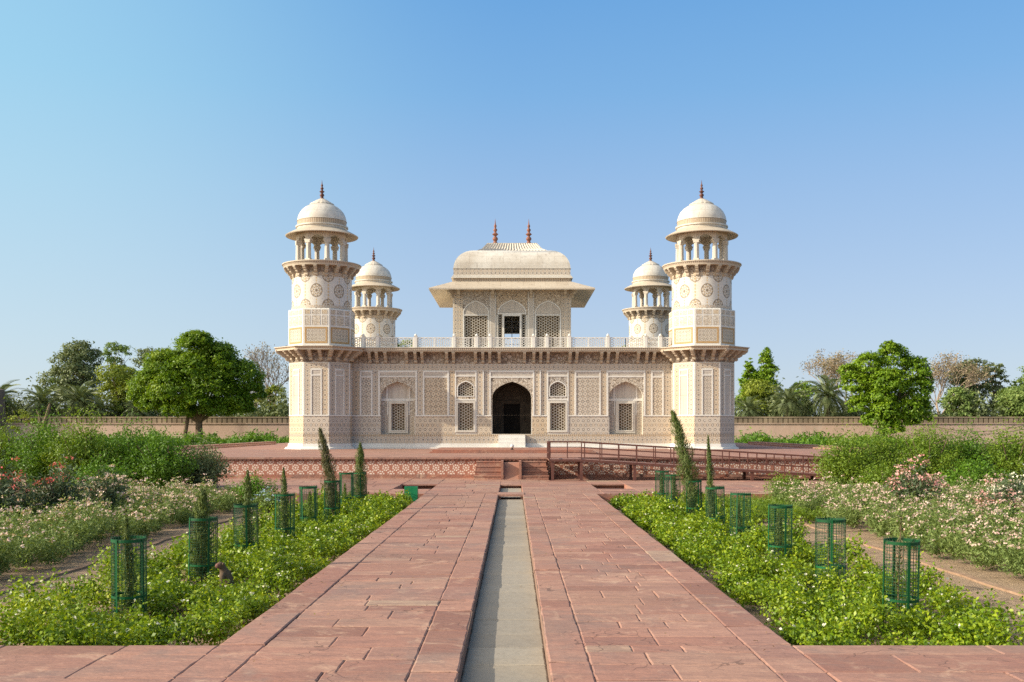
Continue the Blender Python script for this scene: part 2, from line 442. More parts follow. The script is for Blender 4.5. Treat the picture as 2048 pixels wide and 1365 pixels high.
# ------------------------------------------------------------------ mesh helper
class MB:
    """collects shapes into ONE mesh object; UVs are metres in the local frame of each shape"""
    def __init__(s):
        s.v, s.f, s.uv, s.mi = [], [], [], []
        s.T = Matrix.Identity(4); s.m = 0; s.off = (0.0, 0.0)
    def face_uv(s, pts):
        a, b, c = pts[0], pts[1], pts[2]
        n = (Vector(b) - Vector(a)).cross(Vector(c) - Vector(a))
        ax, ay, az = abs(n.x), abs(n.y), abs(n.z)
        ou, ov = s.off
        if az >= ax and az >= ay: return [(p[0] - ou, p[1] - ov) for p in pts]
        if ay >= ax: return [(p[0] - ou, p[2] - ov) for p in pts]
        return [(p[1] - ou, p[2] - ov) for p in pts]
    def add(s, verts, faces, uvs=None):
        k = len(s.v)
        for i, f in enumerate(faces):
            s.uv.append(uvs[i] if uvs else s.face_uv([verts[j] for j in f]))
            s.f.append([j + k for j in f]); s.mi.append(s.m)
        s.v.extend((s.T @ Vector(p))[:] for p in verts)
        return s
    def box(s, x0, x1, y0, y1, z0, z1, skip=''):
        v = [(x0, y0, z0), (x1, y0, z0), (x1, y1, z0), (x0, y1, z0), (x0, y0, z1), (x1, y0, z1), (x1, y1, z1), (x0, y1, z1)]
        f = {'b': (0, 3, 2, 1), 't': (4, 5, 6, 7), 'f': (0, 1, 5, 4), 'k': (2, 3, 7, 6), 'l': (3, 0, 4, 7), 'r': (1, 2, 6, 5)}
        return s.add(v, [q for k, q in f.items() if k not in skip])
    def frame(s, x0, x1, z0, z1, w, y0, y1, bottom=True):
        s.box(x0, x0 + w, y0, y1, z0, z1, 'k'); s.box(x1 - w, x1, y0, y1, z0, z1, 'k')
        s.box(x0 + w, x1 - w, y0, y1, z1 - w, z1, 'k')
        if bottom: s.box(x0 + w, x1 - w, y0, y1, z0, z0 + w, 'k')
        return s
    def prism(s, poly, y0, y1, holes=(), back=False, rim=True):
        """polygon (with holes) in x,z standing at y0 and running back to y1"""
        loops = [list(poly)] + [list(h) for h in holes]
        tri = tessellate_polygon([[Vector((p[0], p[1], 0)) for p in l] for l in loops])
        flat = [p for l in loops for p in l]
        n = len(flat)
        v = [(p[0], y0, p[1]) for p in flat] + [(p[0], y1, p[1]) for p in flat]
        f = []
        for t in tri:
            a, b, c = (flat[i] for i in t)
            ccw = (b[0] - a[0]) * (c[1] - a[1]) - (b[1] - a[1]) * (c[0] - a[0]) > 0
            t = t if ccw else t[::-1]
            f.append(tuple(t))
            if back: f.append(tuple(i + n for i in t[::-1]))
        k = 0
        for li, l in enumerate(loops):
            m = len(l)
            if li > 0 or rim:
                area = sum(l[i][0] * l[(i + 1) % m][1] - l[(i + 1) % m][0] * l[i][1] for i in range(m))
                flip = (area < 0) ^ (li > 0)
                for i in range(m):
                    a, b = k + i, k + (i + 1) % m
                    f.append((a, b, b + n, a + n) if flip else (b, a, a + n, b + n))
            k += m
        return s.add(v, f)
    def plan(s, poly, z0, z1):
        """polygon in x,y raised from z0 to z1"""
        tri = tessellate_polygon([[Vector((p[0], p[1], 0)) for p in poly]])
        n = len(poly)
        v = [(p[0], p[1], z0) for p in poly] + [(p[0], p[1], z1) for p in poly]
        f = []
        for t in tri:
            a, b, c = (poly[i] for i in t)
            ccw = (b[0] - a[0]) * (c[1] - a[1]) - (b[1] - a[1]) * (c[0] - a[0]) > 0
            t = t if ccw else t[::-1]
            f.append(tuple(i + n for i in t)); f.append(tuple(t[::-1]))
        area = sum(poly[i][0] * poly[(i + 1) % n][1] - poly[(i + 1) % n][0] * poly[i][1] for i in range(n))
        for i in range(n):
            a, b = i, (i + 1) % n
            if area < 0: a, b = b, a
            f.append((a, b, b + n, a + n))
        return s.add(v, f)
    def lathe(s, prof, seg=32, c=(0, 0), phase=0.0, uvr=None, gore=0.0, ngore=16, cap=True):
        v, f, uv = [], [], []
        for (r, z) in prof:
            for i in range(seg):
                a = phase + 2 * math.pi * i / seg
                rr = r * (1 + gore * abs(math.sin(a * ngore / 2))) if gore else r
                v.append((c[0] + rr * math.sin(a), c[1] - rr * math.cos(a), z))
        L = 0.0
        for j in range(len(prof) - 1):
            dl = math.hypot(prof[j + 1][0] - prof[j][0], prof[j + 1][1] - prof[j][1])
            ur = uvr or max(prof[j][0], prof[j + 1][0])
            for i in range(seg):
                i2 = (i + 1) % seg
                f.append((j * seg + i, j * seg + i2, (j + 1) * seg + i2, (j + 1) * seg + i))
                u0, u1 = 2 * math.pi * i / seg * ur, 2 * math.pi * (i + 1) / seg * ur
                uv.append([(u0, L), (u1, L), (u1, L + dl), (u0, L + dl)])
            L += dl
        if cap:
            for j, rev in ((0, True), (len(prof) - 1, False)):
                if prof[j][0] > 1e-4:
                    q = tuple(j * seg + i for i in range(seg))
                    f.append(q[::-1] if rev else q); uv.append([(v[k][0], v[k][1]) for k in f[-1]])
        return s.add(v, f, uv)
    def tube(s, pts, rad, seg=6, cap=True):
        """a smooth limb through pts; rad is a number or one radius per point"""
        pts = [Vector(p) for p in pts]
        rad = [rad] * len(pts) if isinstance(rad, (int, float)) else rad
        v, f = [], []
        ref = None
        for i, p in enumerate(pts):
            d = (pts[min(i + 1, len(pts) - 1)] - pts[max(i - 1, 0)]).normalized()
            if ref is None: ref = Vector((1, 0, 0)) if abs(d.x) < 0.8 else Vector((0, 1, 0))
            a = (ref - d * ref.dot(d)).normalized(); b = d.cross(a); ref = a
            for k in range(seg):
                t = 2 * math.pi * k / seg
                v.append((p + (a * math.cos(t) + b * math.sin(t)) * rad[i])[:])
        for i in range(len(pts) - 1):
            for k in range(seg):
                k2 = (k + 1) % seg
                f.append((i * seg + k, i * seg + k2, (i + 1) * seg + k2, (i + 1) * seg + k))
        if cap:
            f.append(tuple(range(seg))[::-1]); f.append(tuple((len(pts) - 1) * seg + k for k in range(seg)))
        return s.add(v, f)
    def bar(s, p, q, w, d, nrm=(0, -1, 0)):
        """rectangular bar from p to q, width w across, depth d along nrm"""
        p, q, n = Vector(p), Vector(q), Vector(nrm)
        t = (q - p).normalized(); a = t.cross(n).normalized() * (w / 2); b = n * (d / 2)
        v = [(p + a * i + b * j)[:] for i, j in ((-1, -1), (1, -1), (1, 1), (-1, 1))] + [(q + a * i + b * j)[:] for i, j in ((-1, -1), (1, -1), (1, 1), (-1, 1))]
        return s.add(v, [(0, 1, 2, 3)[::-1], (4, 5, 6, 7), (0, 1, 5, 4), (1, 2, 6, 5), (2, 3, 7, 6), (3, 0, 4, 7)])
    def mesh(s, name, mats, smooth=None):
        me = bpy.data.meshes.new(name)
        me.from_pydata(s.v, [], s.f)
        ul = me.uv_layers.new(name='uv')
        ul.data.foreach_set('uv', np.array([c for q in s.uv for p in q for c in p], dtype=np.float32))
        mats = mats if isinstance(mats, (list, tuple)) else [mats]
        for m in mats: me.materials.append(MAT[m])
        me.polygons.foreach_set('material_index', np.array(s.mi, dtype=np.int32))
        if smooth is not None:
            me.polygons.foreach_set('use_smooth', np.ones(len(s.f), dtype=bool))
            me.set_sharp_from_angle(angle=R(smooth))
        me.update()
        return me
    def build(s, name, mats, parent=None, smooth=None, **tags):
        return put(name, s.mesh(name, mats, smooth), parent, **tags)


def put(name, data, parent=None, loc=None, rz=None, **tags):
    o = bpy.data.objects.new(name, data); COL.objects.link(o)
    if parent is not None: o.parent = parent
    if loc is not None: o.location = loc
    if rz is not None: o.rotation_euler = (0, 0, rz)
    for k, v in tags.items(): o[k] = v
    return o


def thing(name, label, category, loc=(0, 0, 0), rz=0.0, group=None, scale=None):
    o = bpy.data.objects.new(name, None); COL.objects.link(o)
    o.location = loc; o.rotation_euler = (0, 0, rz); o.empty_display_size = 0.2
    if scale: o.scale = scale if isinstance(scale, tuple) else (scale,) * 3
    o['label'] = label; o['category'] = category
    if group: o['group'] = group
    return o


def copy_thing(root, loc, rz, label, scale=None):
    c = root.copy(); COL.objects.link(c); c.location = loc; c.rotation_euler = (0, 0, rz); c['label'] = label
    if scale: c.scale = scale if isinstance(scale, tuple) else (scale,) * 3
    for ch in list(root.children):
        d = ch.copy(); COL.objects.link(d); d.parent = c
        for gch in list(ch.children):
            e = gch.copy(); COL.objects.link(e); e.parent = d
    return c


def unit(a): return a / np.maximum(np.linalg.norm(a, axis=1, keepdims=True), 1e-9)


def leaves(name, C, N, L, W, mat, parent=None, T=None, fold=0.12, loc=None, **tags):
    """one folded leaf face per centre C with normal N, length L, width W"""
    n = len(C)
    L = np.broadcast_to(np.asarray(L, dtype=float), (n,))[:, None]
    W = np.broadcast_to(np.asarray(W, dtype=float), (n,))[:, None]
    N = unit(N)
    if T is None: T = rng.normal(size=(n, 3))
    T = unit(T - N * np.sum(T * N, axis=1, keepdims=True))
    B = np.cross(N, T)
    V4 = np.empty((n, 4, 3))
    V4[:, 0] = C - T * L / 2
    V4[:, 1] = C + B * W / 2 + N * (W * fold) + T * L * 0.05
    V4[:, 2] = C + T * L / 2
    V4[:, 3] = C - B * W / 2 + N * (W * fold) + T * L * 0.05
    me = bpy.data.meshes.new(name)
    me.vertices.add(4 * n); me.vertices.foreach_set('co', V4.astype(np.float32).ravel())
    me.loops.add(4 * n); me.loops.foreach_set('vertex_index', np.arange(4 * n, dtype=np.int32))
    me.polygons.add(n); me.polygons.foreach_set('loop_start', np.arange(0, 4 * n, 4, dtype=np.int32))
    me.update(calc_edges=True)
    me.materials.append(MAT[mat])
    return put(name, me, parent, loc, **tags)


def arch(cx, hw, z0, zs, za, n=9):
    """pointed four-centred arch outline, counter-clockwise from the lower left ... (x, z)"""
    H = za - zs
    right = []
    for i in range(n + 1):
        t = i / n
        th = t * math.pi / 2
        right.append((hw * math.cos(th), zs + H * (0.84 * math.sin(th) + 0.16 * t ** 3)))
    pts = [(cx - hw, z0), (cx + hw, z0)] + [(cx + x, z) for x, z in right]
    pts += [(cx - x, z) for x, z in right[-2::-1]]
    return pts


def inside(pt, poly):
    x, y = pt; c = False
    for i in range(len(poly)):
        (x1, y1), (x2, y2) = poly[i], poly[i - 1]
        if (y1 > y) != (y2 > y) and x < (x2 - x1) * (y - y1) / (y2 - y1) + x1: c = not c
    return c


def hex_lattice(mb, poly, y, rad, w, d, sub=3):
    """pierced hexagonal screen filling the outline poly (x, z) at depth y"""
    xs = [p[0] for p in poly]; zs = [p[1] for p in poly]
    x0, x1, z0, z1 = min(xs), max(xs), min(zs), max(zs)
    dx, dz = rad * 1.5, rad * math.sqrt(3)
    seen = set()
    cx = (x0 + x1) / 2
    for i in range(-int((x1 - x0) / dx) - 1, int((x1 - x0) / dx) + 2):
        for j in range(-1, int((z1 - z0) / dz) + 3):
            hx, hz = cx + i * dx, z0 + j * dz + (dz / 2 if i % 2 else 0)
            c = [(hx + rad * math.cos(k * math.pi / 3), hz + rad * math.sin(k * math.pi / 3)) for k in range(6)]
            for k in range(6):
                a, b = c[k], c[(k + 1) % 6]
                key = (round((a[0] + b[0]) * 50), round((a[1] + b[1]) * 50))
                if key in seen: continue
                seen.add(key)
                t = [q / sub for q in range(sub + 1)]
                ok = [q for q in t if inside((a[0] + (b[0] - a[0]) * q, a[1] + (b[1] - a[1]) * q), poly)]
                if len(ok) < 2: continue
                p = (a[0] + (b[0] - a[0]) * ok[0], y, a[1] + (b[1] - a[1]) * ok[0])
                q = (a[0] + (b[0] - a[0]) * ok[-1], y, a[1] + (b[1] - a[1]) * ok[-1])
                mb.bar(p, q, w, d)
    return mb


def rect(x0, x1, z0, z1): return [(x0, z0), (x1, z0), (x1, z1), (x0, z1)]


# ================================================================== THE TOMB
WY = 50.5            # front wall plane
CY = 59.86           # middle of the building
TX = 9.36            # minaret axes at x = +-TX, y = WY and y = WY + 2 TX
PZ = 0.72            # top of the sandstone platform


def rebase(root, loc):
    root.location = loc
    inv = Matrix.Translation(-Vector(loc))
    for o in COL.objects:
        if o.parent == root: o.matrix_parent_inverse = inv


tomb = thing('mausoleum', 'pale inlaid marble mausoleum with four corner minarets and a roof pavilion, on the red platform', 'mausoleum')

FM = ['marble', 'white', 'star', 'rings', 'flower', 'arab', 'starf', 'niche', 'dent', 'tan', 'arab_shade']
FI = {k: i for i, k in enumerate(FM)}


def panel(mb, x0, x1, z0, z1, mat, y0, y1, off=None):
    mb.m = FI[mat]; mb.off = off or ((x0 + x1) / 2, (z0 + z1) / 2)
    mb.box(x0, x1, y0, y1, z0, z1, 'k'); mb.off = (0, 0); mb.m = 0


# --- outer walls with real openings
w = MB()
portal = arch(0, 0.965, 1.44, 3.25, 4.03, 12)
niche = [arch(sx * 5.63, 0.83, 1.39, 3.30, 4.03, 12) for sx in (-1, 1)]
upper = [arch(sx * 2.27, 0.385, 3.32, 3.70, 4.02, 8) for sx in (-1, 1)]
lower = [rect(sx * 2.27 - 0.375, sx * 2.27 + 0.375, 1.63, 2.97) for sx in (-1, 1)]
w.prism(rect(-TX, TX, PZ, 5.45), WY, WY + 0.36, [portal, *niche, *upper, *lower], back=True)
B = WY + 2 * TX
w.box(-TX, -TX + 0.36, WY + 0.362, B - 0.362, PZ, 5.45); w.box(TX - 0.36, TX, WY + 0.362, B - 0.362, PZ, 5.45)
w.box(-TX, TX, B - 0.36, B, PZ, 5.45)
F0, F1 = WY - 0.010, WY + 0.004            # patterned facing slabs
W0, W1 = WY - 0.035, WY + 0.002            # raised white marble bands
panel(w, -7.95, 7.95, 4.60, 4.87, 'flower', F0, F1, (0, 4.735))
panel(w, -7.95, 7.95, 4.90, 5.44, 'arab_shade', F0 + 0.002, F1)
for sx in (-1, 1):
    def mx(a, b): return (a, b) if sx > 0 else (-b, -a)
    # slim panel beside the minaret
    a, b = mx(6.87, 7.49)
    w.m = 1; w.frame(a, b, 2.37, 4.56, 0.075, W0, W1, False); w.box(a + .075, b - .075, W0, W1, 4.22, 4.29, 'k'); w.m = 0
    panel(w, a + .075, b - .075, 4.29, 4.485, 'niche', F0, F1); panel(w, a + .075, b - .075, 2.37, 4.22, 'star', F0, F1)
    for c, hw in ((6.72, 0.115), (7.68, 0.16), (4.52, 0.12), (2.94, 0.115), (1.57, 0.115), (1.24, 0.115)):
        panel(w, sx * c - hw, sx * c + hw, 2.37, 4.57, 'flower', F0 + .001, F1, (sx * c, 2.4))
    # niche surround: frame, header and spandrel
    a, b = mx(4.67, 6.585)
    w.m = 1; w.frame(a, b, 2.37, 4.56, 0.085, W0, W1, False); w.box(a + .085, b - .085, W0, W1, 4.235, 4.30, 'k'); w.m = 0
    panel(w, a + .085, b - .085, 4.30, 4.475, 'niche', F0, F1)
    w.m = FI['arab']; w.prism(rect(a + .085, b - .085, 2.37, 4.235), F0, F1, [[(max(a + .086, min(b - .086, x)), max(z, 2.371)) for x, z in arch(sx * 5.63, 0.83, 2.371, 3.30, 4.03, 12)]]); w.m = 0
    # square patterned panel
    a, b = mx(3.10, 4.39)
    w.m = 1; w.frame(a, b, 2.37, 4.56, 0.08, W0, W1, False); w.box(a + .08, b - .08, W0, W1, 4.22, 4.29, 'k'); w.m = 0
    panel(w, a + .08, b - .08, 4.29, 4.48, 'niche', F0, F1); panel(w, a + .08, b - .08, 2.37, 4.22, 'star', F0, F1)
    # window bay
    a, b = mx(1.74, 2.80)
    w.m = 1; w.frame(a, b, 1.52, 4.56, 0.06, W0, W1, False); w.box(a + .06, b - .06, W0, W1, 4.27, 4.33, 'k')
    w.box(a + .06, b - .06, W0, W1, 3.10, 3.17, 'k'); w.m = 0
    panel(w, a + .06, b - .06, 4.33, 4.50, 'niche', F0, F1)
    w.m = FI['arab']; w.prism(rect(a + .06, b - .06, 3.17, 4.27), F0, F1, [arch(sx * 2.27, 0.385, 3.32, 3.70, 4.02, 8)]); w.m = 0
    # slim white shaft between the two borders beside the doorway
    a, b = mx(1.375, 1.435); w.m = 1; w.box(a, b, W0 - .02, W1, 2.37, 4.57, 'k'); w.m = 0
    # ledge over the dado, dado fields
    for a, b in ((4.75, 2.80), (7.95, 6.46), (1.74, 1.0)):
        a, b = mx(b, a)
        w.m = 1; w.box(a, b, W0 - .004, W1, 2.315, 2.37, 'k'); w.m = 0
        panel(w, a + .004, b - .004, 1.44, 2.315, 'rings', F0, F1, (sx * 5.4, 1.88))
# doorway surround
w.m = 1; w.frame(-1.11, 1.11, 2.37, 4.56, 0.075, W0, W1, False); w.box(-1.035, 1.035, W0, W1, 4.21, 4.28, 'k'); w.m = 0
panel(w, -1.035, 1.035, 4.28, 4.485, 'niche', F0, F1)
w.m = FI['arab']; w.prism(rect(-1.035, 1.035, 2.37, 4.21), F0, F1, [arch(0, 0.965, 2.371, 3.25, 4.03, 12)]); w.m = 0
# lower border and plinth
panel(w, -7.95, 7.95, 0.99, 1.33, 'flower', F0 - .002, F1, (0, 1.16)); panel(w, -7.95, 7.95, 1.335, 1.42, 'dent', F0 - .006, F1)
w.m = 1
for (d, z0, z1) in ((0.17, PZ, 0.80), (0.09, 0.80, 0.885), (0.045, 0.885, 0.985)):
    w.box(-7.95, 7.95, WY - d, WY + .002, z0, z1, 'k')
w.m = 0
w.build('wall', FM, tomb)
# flat roof terrace behind the parapet
rf = MB(); rf.box(-TX + .001, TX - .001, WY + .001, B - .001, 5.452, 5.56); rf.build('roof_terrace', 'tan', tomb)

# --- cornice slab over the wall, its brackets as sub-parts
c = MB()
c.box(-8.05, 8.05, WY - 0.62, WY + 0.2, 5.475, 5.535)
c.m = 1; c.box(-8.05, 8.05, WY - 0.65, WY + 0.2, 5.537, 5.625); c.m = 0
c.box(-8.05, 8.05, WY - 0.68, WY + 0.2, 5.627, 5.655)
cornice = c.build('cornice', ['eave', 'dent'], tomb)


def bracket_mesh(proj, h, wid):
    m = MB(); m.T = Matrix.Rotation(-math.pi / 2, 4, 'Z')
    p = [(-.01, 0), (.16 * proj, -.02), (.26 * proj, .06 * h), (.28 * proj, .16 * h), (.24 * proj, .26 * h), (.40 * proj, .34 * h), (.56 * proj, .46 * h), (.60 * proj, .60 * h), (.78 * proj, .66 * h),
         (.86 * proj, .78 * h), (.97 * proj, .88 * h), (.97 * proj, h), (-.01, h)]
    m.prism(p, -wid / 2, wid / 2, back=True)
    m.T = Matrix.Identity(4)
    m.box(-wid * .75, wid * .75, -proj * .99, 0, h, h + .03)
    me = m.mesh('bracket', 'bracket')
    return me


bm_wall = bracket_mesh(0.60, 0.50, 0.14)
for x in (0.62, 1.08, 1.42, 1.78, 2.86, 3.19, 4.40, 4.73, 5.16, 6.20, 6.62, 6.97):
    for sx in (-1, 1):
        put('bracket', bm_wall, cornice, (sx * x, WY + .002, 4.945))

# --- parapet: pierced panels between posts
post_x = [7.26, 6.55, 4.70, 2.82, 1.72, 1.06]
allx = sorted([-x for x in post_x] + post_x)
RY = WY - 0.42
pm = MB()
pm.box(-.075, .075, -.075, .075, 0, .56); pm.box(-.09, .09, -.09, .09, .56, .59); pm.lathe([(.05, .59), (.075, .63), (.04, .68), (.0, .71)], 10)
post_me = pm.mesh('parapet_post', 'white')
for x in allx: put('parapet_post', post_me, tomb, (x, RY, 5.65))
edges = [-7.95] + allx + [7.95]
for a, b in zip(edges[:-1], edges[1:]):
    a += .076; b -= .076
    m = MB(); z0, z1 = 5.656, 6.17
    m.frame(a, b, z0, z1, 0.045, RY - .03, RY + .03)
    n = max(1, round((b - a) / 0.8))
    for k in range(n):
        p, q = a + .045 + (b - a - .09) * k / n, a + .045 + (b - a - .09) * (k + 1) / n
        if k: m.box(p - .03, p + .03, RY - .028, RY + .028, z0 + .045, z1 - .045)
        hex_lattice(m, rect(p + (.03 if k else 0), q - (.03 if k < n - 1 else 0), z0 + .045, z1 - .045), RY, 0.068, 0.034, 0.034, 2)
    m.build('parapet_panel', 'white', tomb)

# --- jali windows in the wall
for sx in (-1, 1):
    m = MB(); m.frame(sx * 2.27 - .47, sx * 2.27 + .47, 1.535, 3.06, 0.095, WY - .05, WY + .002)
    win = m.build('window', 'marble', tomb)
    l = MB()
    P_ = rect(sx * 2.27 - .375, sx * 2.27 + .375, 1.63, 2.97)
    hex_lattice(l, P_, WY + .09, 0.082, 0.030, 0.05)
    l.build('window_lattice', 'tan', win)
    l = MB(); l.box(sx * 2.27 - .45, sx * 2.27 + .45, WY + .19, WY + .22, 1.55, 3.05); l.build('window_backing', 'backing', win)
    m = MB(); m.prism(arch(sx * 2.27, 0.43, 3.28, 3.70, 4.075, 8), WY - .03, WY + .002, [arch(sx * 2.27, 0.386, 3.32, 3.70, 4.02, 8)])
    win = m.build('arched_window', 'white', tomb)
    l = MB(); hex_lattice(l, arch(sx * 2.27, 0.385, 3.32, 3.70, 4.02, 8), WY + .09, 0.072, 0.028, 0.05)
    l.build('window_lattice', 'tan', win)
    l = MB(); l.box(sx * 2.27 - .45, sx * 2.27 + .45, WY + .19, WY + .22, 3.25, 4.1); l.build('window_backing', 'backing', win)
    # arched niche with its own framed jali
    cx = sx * 5.63
    n_ = MB(); NY = WY + 0.34
    n_.m = FI['niche']; n_.prism(rect(cx - .95, cx + .95, 1.30, 4.15), NY, NY + .2, [rect(cx - .335, cx + .335, 1.62, 2.945)]); n_.m = FI['white']
    n_.box(cx - .83, cx + .83, NY - .05, NY + .002, 3.08, 3.20, 'k')
    for s2 in (-1, 1): n_.box(cx + s2 * .56 - .035, cx + s2 * .56 + .035, NY - .045, NY + .002, 3.20, 3.78, 'k'); n_.box(cx + s2 * .53 - .03, cx + s2 * .53 + .03, NY - .045, NY + .002, 2.37, 3.08, 'k')
    for s2 in (-1, 1):
        a, b = sorted((cx + s2 * .57, cx + s2 * .82)); panel(n_, a, b, 2.72, 3.07, 'arab', NY - .02, NY + .002); panel(n_, a, b, 2.37, 2.66, 'arab', NY - .02, NY + .002)
        panel(n_, a, b, 1.39, 2.30, 'starf', NY - .02, NY + .002)
    nb = n_.build('arched_niche', FM, tomb)
    m = MB(); m.frame(cx - .48, cx + .48, 1.49, 3.075, 0.14, NY - .10, NY - .001); m.frame(cx - .38, cx + .38, 1.575, 2.99, .045, NY - .13, NY - .1)
    m.build('niche_window_frame', 'marble', nb)
    l = MB(); hex_lattice(l, rect(cx - .335, cx + .335, 1.62, 2.945), NY + .06, 0.080, 0.028, 0.05)
    l.build('window_lattice', 'tan', nb)
    l = MB(); l.box(cx - .4, cx + .4, NY + .13, NY + .16, 1.55, 3.0); l.build('window_backing', 'backing', nb)

# --- doorway: a vaulted porch with an inner door, both coloured dark for the shade inside
d = MB(); DY = WY + 1.9
d.prism(rect(-1.6, 1.6, 1.40, 4.6), DY, DY + .2, [rect(-.42, .42, 1.44, 2.98)], back=True)
d.box(-1.8, -1.6, WY + .362, DY + .2, 1.40, 4.6); d.box(1.6, 1.8, WY + .362, DY + .2, 1.40, 4.6); d.box(-1.8, 1.8, WY + .362, DY + .2, 4.6, 4.75); d.box(-1.8, 1.8, WY + .362, DY + .2, 1.3, 1.438)
for sx in (-1, 1):
    d.frame(sx * 1.0 - .38, sx * 1.0 + .38, 2.05, 3.3, .04, DY - .03, DY + .002); d.prism(arch(sx * 1.0, .26, 2.1, 2.8, 3.15), DY - .02, DY + .002)
d.prism(arch(0, .75, 3.1, 3.3, 3.95), DY - .05, DY + .002, [arch(0, .66, 3.14, 3.3, 3.86)])
dw = d.build('doorway', 'dark', tomb)
m = MB(); m.box(-.42, .42, DY + .14, DY + .18, 1.442, 2.978); m.frame(-.42, .42, 1.442, 2.978, .06, DY + .06, DY + .14); m.build('door', 'black', dw)
m = MB()
for k in range(3): m.box(-.66, .66, WY - .18 - .2 * (3 - k), WY - .18 - .2 * (2 - k) - (0 if k < 2 else -.0), PZ, PZ + .19 * (k + 1) - .03)
m.box(-.66, .66, WY - .18, WY + .0, PZ, 1.40)
m.box(-.80, .80, WY - 1.2, WY - .781, PZ, PZ + .085)
m.build('marble_steps', 'white', tomb)


# --- one minaret, then three copies
MM = ['marble', 'white', 'star', 'rings', 'flower', 'arabw', 'starf', 'niche', 'dent', 'medal', 'ochre', 'eave', 'tan', 'arab_shade']
MI = {k: i for i, k in enumerate(MM)}
AP = 1.475
T22 = math.tan(math.pi / 8)


def octa(ap): return ap / math.cos(math.pi / 8)


def minaret_body():
    m = MB(); o8 = dict(seg=8, phase=math.pi / 8)
    m.m = 1; m.lathe([(octa(1.70), PZ), (octa(1.66), .79), (octa(1.55), .84), (octa(1.53), .985), (octa(AP), .987)], **o8)
    m.m = 0; m.lathe([(octa(AP), .98), (octa(AP), 5.62)], cap=False, **o8)
    AU = 1.52
    m.m = 1; m.lathe([(octa(AU), 5.60), (octa(AU), 7.44), (octa(AU - .03), 7.47), (1.40, 7.472)], cap=False, **o8)
    for k in range(8):
        def pn(x0, x1, z0, z1, mat, y0=-.010, off=None):
            m.m = MI[mat]; m.off = off or ((x0 + x1) / 2, (z0 + z1) / 2); m.box(x0, x1, y0, .003, z0, z1, 'k'); m.off = (0, 0); m.m = 0
        m.T = Matrix.Rotation(k * math.pi / 4, 4, 'Z') @ Matrix.Translation((0, -AP, 0))
        h = AP * T22
        for s2 in (-1, 1):
            a, b = sorted((s2 * h, s2 * (h - .055))); pn(a, b, 2.37, 4.85, 'white', -.014)
            a, b = sorted((s2 * .29, s2 * (h - .06))); pn(a, b, 2.37, 4.62, 'flower', -.008, (s2 * .42, 2.4))
        pn(-h + .06, h - .06, 4.62, 4.86, 'flower', -.009); pn(-h + .002, h - .002, 4.90, 5.45, 'arab_shade', -.008)
        m.m = 1; m.frame(-.27, .27, 2.37, 4.57, .06, -.03, .003, False); m.box(-.21, .21, -.03, .003, 4.24, 4.30, 'k'); m.m = 0
        pn(-.21, .21, 4.30, 4.51, 'niche'); pn(-.21, .21, 2.37, 4.24, 'starf' if k % 2 == 0 else 'niche')
        pn(-h, h, 2.315, 2.37, 'white', -.03)
        pn(-h + .003, h - .003, 1.44, 2.315, 'rings', -.008, (0, 1.88)); pn(-h, h, 1.335, 1.43, 'dent', -.012); pn(-h + .003, h - .003, .99, 1.33, 'flower', -.008, (0, 1.16))
        m.T = Matrix.Rotation(k * math.pi / 4, 4, 'Z') @ Matrix.Translation((0, -AU, 0))
        h = AU * T22 - .085
        m.m = MI['ochre']; m.frame(-h, h, 5.80, 6.58, .085, -.012, .003); m.m = 0
        pn(-h + .085, h - .085, 5.885, 6.495, 'starf', -.008, (0, 6.19))
        for (a, b) in ((-h, -.27), (-.2, .2), (.27, h)):
            pn(a, b, 6.67, 7.13, 'arabw', -.006); pn(a, b, 7.19, 7.41, 'arabw', -.006)
            m.m = MI['tan']; m.frame(a, b, 6.67, 7.13, .02, -.012, -.005); m.frame(a, b, 7.19, 7.41, .02, -.012, -.005); m.m = 0
    m.T = Matrix.Identity(4)
    RS = 1.455
    m.m = MI['flower']; m.lathe([(RS + .012, 7.474), (RS + .012, 7.63)], 48, cap=False)
    m.m = MI['medal']; m.lathe([(RS, 7.63), (RS, 9.05)], 48, cap=False, uvr=RS)
    m.m = MI['flower']; m.lathe([(RS + .012, 9.05), (RS + .012, 9.22)], 48, cap=False)
    m.m = MI['arab_shade']; m.lathe([(RS, 9.22), (RS, 9.62)], 48, cap=False)
    return m


def cornice_ring(prof, seg, phase):
    m = MB(); m.m = 0; m.lathe(prof[:3], seg, phase=phase, cap=False); m.m = 1; m.lathe(prof[2:4], seg, phase=phase, cap=False); m.m = 0; m.lathe(prof[3:], seg, phase=phase, cap=False)
    return m


minaret = minaret_body().build('minaret', MM, tomb, 30)
minaret.location = (-TX, WY, 0)
E = ['eave', 'dent']
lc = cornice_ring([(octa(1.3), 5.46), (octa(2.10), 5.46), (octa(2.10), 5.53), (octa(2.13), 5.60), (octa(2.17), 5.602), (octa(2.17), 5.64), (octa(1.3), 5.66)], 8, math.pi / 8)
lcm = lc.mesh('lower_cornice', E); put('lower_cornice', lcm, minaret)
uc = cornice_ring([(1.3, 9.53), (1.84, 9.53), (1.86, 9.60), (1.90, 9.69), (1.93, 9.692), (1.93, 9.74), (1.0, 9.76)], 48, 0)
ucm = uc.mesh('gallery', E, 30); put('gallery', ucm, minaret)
bm_low = bracket_mesh(0.60, 0.47, 0.15); bm_up = bracket_mesh(0.40, 0.46, 0.15); bm_corner = bracket_mesh(0.68, 0.47, 0.17)


